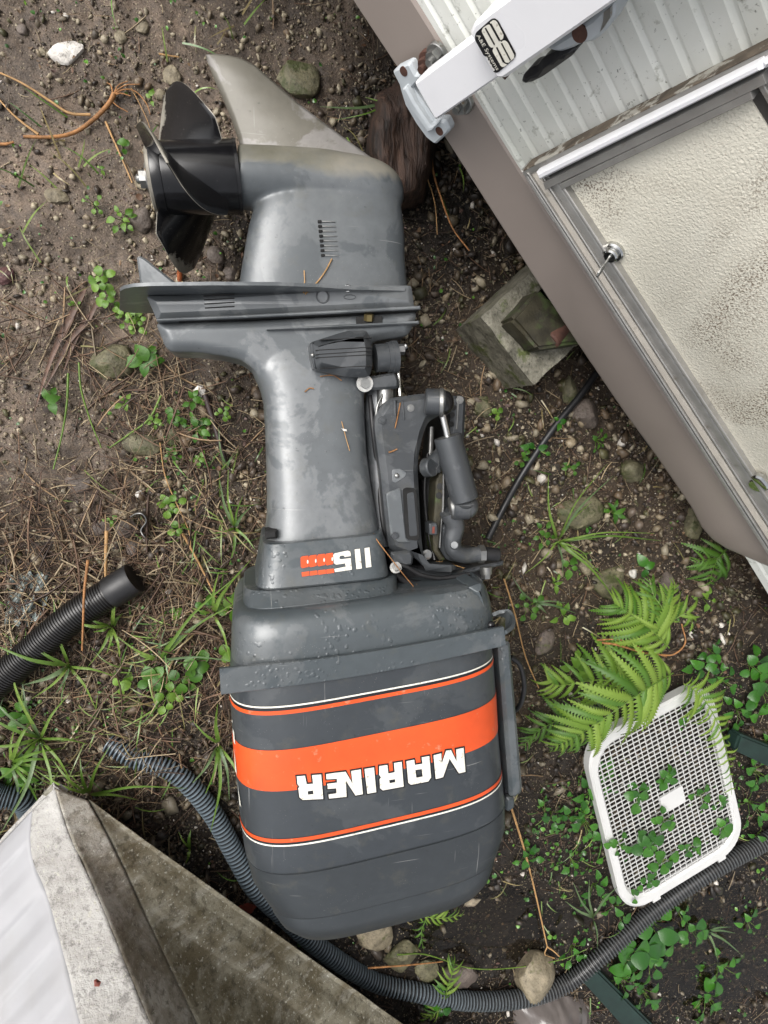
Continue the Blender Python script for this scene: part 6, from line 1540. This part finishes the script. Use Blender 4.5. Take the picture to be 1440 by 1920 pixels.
tuft(400, 1150, [(410, 1072, .0045, .04, .06), (360, 1140, .0035, .03, .03), (438, 1085, .0060, .05, .09), (430, 1235, .004, .05, .10), (470, 1050, .0045, .05, .10)], 'forked grass shoot beside the adapter housing')
tuft(410, 1395, [(430, 1500, .0045, .06, .12), (408, 1320, .006, .05, .09), (395, 1560, .0055, .06, .05), (380, 1500, .004, .06, .03), (460, 1490, .0045, .11, .15), (350, 1480, .0045, .05, .03), (360, 1350, .004, .03, .02)], 'grass blades leaning on the left side of the cowl')
tuft(165, 1490, [(260, 1500, .0045, .06, .03), (350, 1478, .0042, .07, .05), (95, 1420, .004, .05, .03), (150, 1420, .0045, .05, .04), (205, 1400, .0045, .05, .04), (60, 1440, .004, .05, .03)], 'grass behind the peak of the white cover')
tuft(20, 1430, rays(20, 1430, 9, 110, -80, 80, .0048, 4), 'grass tuft at the left edge beside the cover')
tuft(440, 990, [(412, 900, .0045, .03, .04), (428, 880, .003, .04, .05), (470, 950, .004, .03, .05), (478, 1030, .004, .03, .04), (455, 930, .003, .03, .05), (400, 1000, .003, .03, .02), (430, 1060, .0045, .02, .02)], 'grass tuft close to the left side of the leg')
tuft(425, 880, [(410, 800, .003, .03, .02), (438, 850, .003, .03, .02), (415, 850, .004, .02, .02)], 'few thin blades beside the end of the seed pod', 'grey_grass')
tuft(355, 1590, [(348, 1620, .005, .03, .02), (358, 1555, .005, .04, .03), (335, 1560, .003, .03, .02)], 'single curled blade in the dark above the cover rim')
tuft(1112, 1720, [(1075, 1655, .004, .06, .05), (1160, 1660, .006, .06, .05), (1060, 1690, .005, .03, .02), (1105, 1650, .004, .05, .06), (1120, 1780, .003, .02, .02)], 'greyish grass shoot below the white grille', 'grey_grass')
tuft(1325, 1745, [(1372, 1738, .005, .03, .02), (1380, 1750, .005, .03, .02), (1345, 1800, .005, .03, .02), (1390, 1790, .005, .03, .02)], 'greyish grass blades in the dark hollow', 'grey_grass')
tuft(735, 112 + 80, [(630, 225, .002, .03, .02), (685, 182, .003, .03, .02), (600, 200, .004, .02, .02)], 'thin grass blades beside the worn skeg')
tuft(1130, 1330, [(1090, 1270, .004, .10, .12), (1095, 1390, .0065, .06, .08), (1062, 1300, .003, .06, .08)], 'grey blades crossing the lower fern', 'grey_grass')
tuft(1000, 1130, [(1080, 1150, .0045, .03, .02), (1025, 1150, .006, .03, .02), (1060, 1130, .003, .03, .02), (960, 1080, .003, .03, .02)], 'short grass beside the dry stem', 'grey_grass')

# ---- ferns
def pinna_mesh(mk):
    n = 16; V = [(0, 0, 0)]; Fs = []; V = []
    for i in range(n + 1):
        t = i / n; w = .092 * (1 - t**2.4)**.8 * (.75 + .25 * min(1, t * 5)); z = .10 * math.sin(math.pi * t) - .16 * t * t
        V += [(t, 0, z), (t, w * .42, z - .010), (t, -w * .42, z - .010)]
        tt = t + .5 / n; z2 = z - .03
        V += [(tt + .026, w * 1.12, z2), (tt + .026, -w * 1.12, z2)]
    for i in range(n):
        a = i * 5; b = a + 5
        Fs += [(a, b, b + 1, a + 1), (a, a + 2, b + 2, b), (a + 1, b + 1, a + 3), (a + 2, a + 4, b + 2)]
    me = bpy.data.meshes.new('pinna'); me.from_pydata(V, [], Fs); me.materials.append(M[mk]); me.polygons.foreach_set('use_smooth', [True] * len(me.polygons)); return me
PIN = {k: pinna_mesh(k) for k in ('fern', 'fern2')}
def frond(root, pts, n, lmax, mk='fern', ang=62, peak=.35, droop=-.25):
    """pts: (px,py,z) along the rachis from base to tip"""
    W = bez([Pg(x, y, z) for x, y, z in pts], 40); f = empty('frond', W[0]); f.parent = root; f.location = tuple(W[0] - origin_of(root))
    mb = MB(); mb.add(*tube(W, lambda t: .0016 * (1 - .7 * t), 5)); mb.build('rachis', M['grass'], f, smooth=60)
    k = mpp(pts[0][0], pts[0][1]); r = random.Random(int(pts[0][0] * 7 + pts[0][1]))
    for i in range(n):
        t = (i + .6) / (n + .4); j = min(39, int(t * 40)); p = W[j] * (1 - (t * 40 - j)) + W[min(40, j + 1)] * (t * 40 - j); d = nz(W[min(40, j + 1)] - W[max(0, j - 1)])
        prof = (t / peak)**.6 if t < peak else ((1 - t) / (1 - peak))**.75
        L = lmax * k * (.18 + .82 * prof) * r.uniform(.78, 1.1)
        sd_ = nz(np.cross(d, UP))
        for s in (-1, 1):
            a = R(ang + r.uniform(-11, 11) - 18 * t); dr = d * math.cos(a) + sd_ * s * math.sin(a) + UP * (r.uniform(-.28, .22) + droop * .5)
            inst('pinna', PIN[mk if r.random() < .8 else 'fern2'], f, frame(p, dr, UP + r.uniform(-.5, .5) * sd_ + r.uniform(-.3, .3) * d, L, L * 1.15, L * r.uniform(.6, 1.8)))
fr = empty('fern', Pg(1215, 1300, 0), 'largest bright green fern, spreading between the motor and the white grille', 'fern', 'ferns')
frond(fr, [(1262, 1262, .12), (1215, 1290, .15), (1150, 1335, .15), (1085, 1378, .12), (1040, 1400, .09)], 20, 100, 'fern', 66, .25)
frond(fr, [(1255, 1215, .13), (1220, 1180, .14), (1180, 1150, .13), (1150, 1130, .11)], 13, 85, 'fern', 60, .3)
frond(fr, [(1240, 1275, .10), (1180, 1280, .11), (1120, 1275, .10), (1050, 1285, .08), (1025, 1275, .07)], 16, 75, 'fern', 60, .3)
frond(fr, [(1240, 1225, .11), (1238, 1180, .13), (1255, 1140, .13), (1268, 1095, .12)], 13, 62, 'fern', 55, .3)
frond(fr, [(1235, 1200, .12), (1245, 1150, .14), (1225, 1115, .13), (1218, 1085, .12)], 9, 45, 'fern2', 50, .4)
frond(fr, [(1250, 1170, .12), (1290, 1150, .13), (1300, 1180, .12)], 5, 40, 'fern', 45, .4)
fr = empty('fern', Pg(1070, 1390, 0), 'low fern at the left of the largest fern, beside the handle bar', 'fern', 'ferns')
frond(fr, [(1110, 1330, .05), (1060, 1345, .06), (1010, 1370, .05), (980, 1400, .04)], 13, 48, 'fern2', 58, .35)
frond(fr, [(1120, 1380, .05), (1075, 1385, .06), (1030, 1405, .05)], 10, 42, 'fern2', 58, .35)
fr = empty('fern', Pg(1290, 1290, 0), 'narrow fern frond arching over the top corner of the white grille', 'fern', 'ferns')
frond(fr, [(1282, 1282, .08), (1315, 1305, .11), (1345, 1355, .12), (1365, 1420, .10), (1372, 1490, .08)], 20, 50, 'fern', 72, .2)
fr = empty('fern', Pg(1345, 1045, 0), 'small separate fern tucked under the end of the camper skirt', 'fern', 'ferns')
frond(fr, [(1362, 1030, .05), (1345, 1050, .06), (1335, 1075, .05), (1330, 1100, .04)], 7, 60, 'fern2', 70, .2)
frond(fr, [(1350, 1045, .05), (1320, 1050, .06), (1300, 1055, .05)], 5, 32, 'fern2', 60, .3)
fr = empty('fern', Pg(838, 1850, 0), 'young fern upright beside the hose at the bottom', 'fern', 'ferns')
frond(fr, [(835, 1885, .03), (838, 1855, .05), (850, 1820, .06), (852, 1800, .05)], 11, 34, 'fern', 55, .35)
frond(fr, [(840, 1880, .03), (815, 1900, .04), (790, 1915, .03)], 7, 24, 'fern', 55, .35)
fr = empty('fern', Pg(810, 1720, 0), 'fern peeping out from under the cap of the cowl', 'fern', 'ferns')
frond(fr, [(780, 1715, .03), (825, 1722, .04), (870, 1715, .03)], 8, 34, 'fern', 50, .35)
frond(fr, [(800, 1720, .03), (790, 1750, .03), (795, 1785, .02)], 5, 26, 'fern2', 50, .35)
print('tris', sum(len(o.data.polygons) * 1.6 for o in bpy.data.objects if o.type == 'MESH' and o.get('kind')))
print('objects', len(bpy.data.objects), 'script bytes')
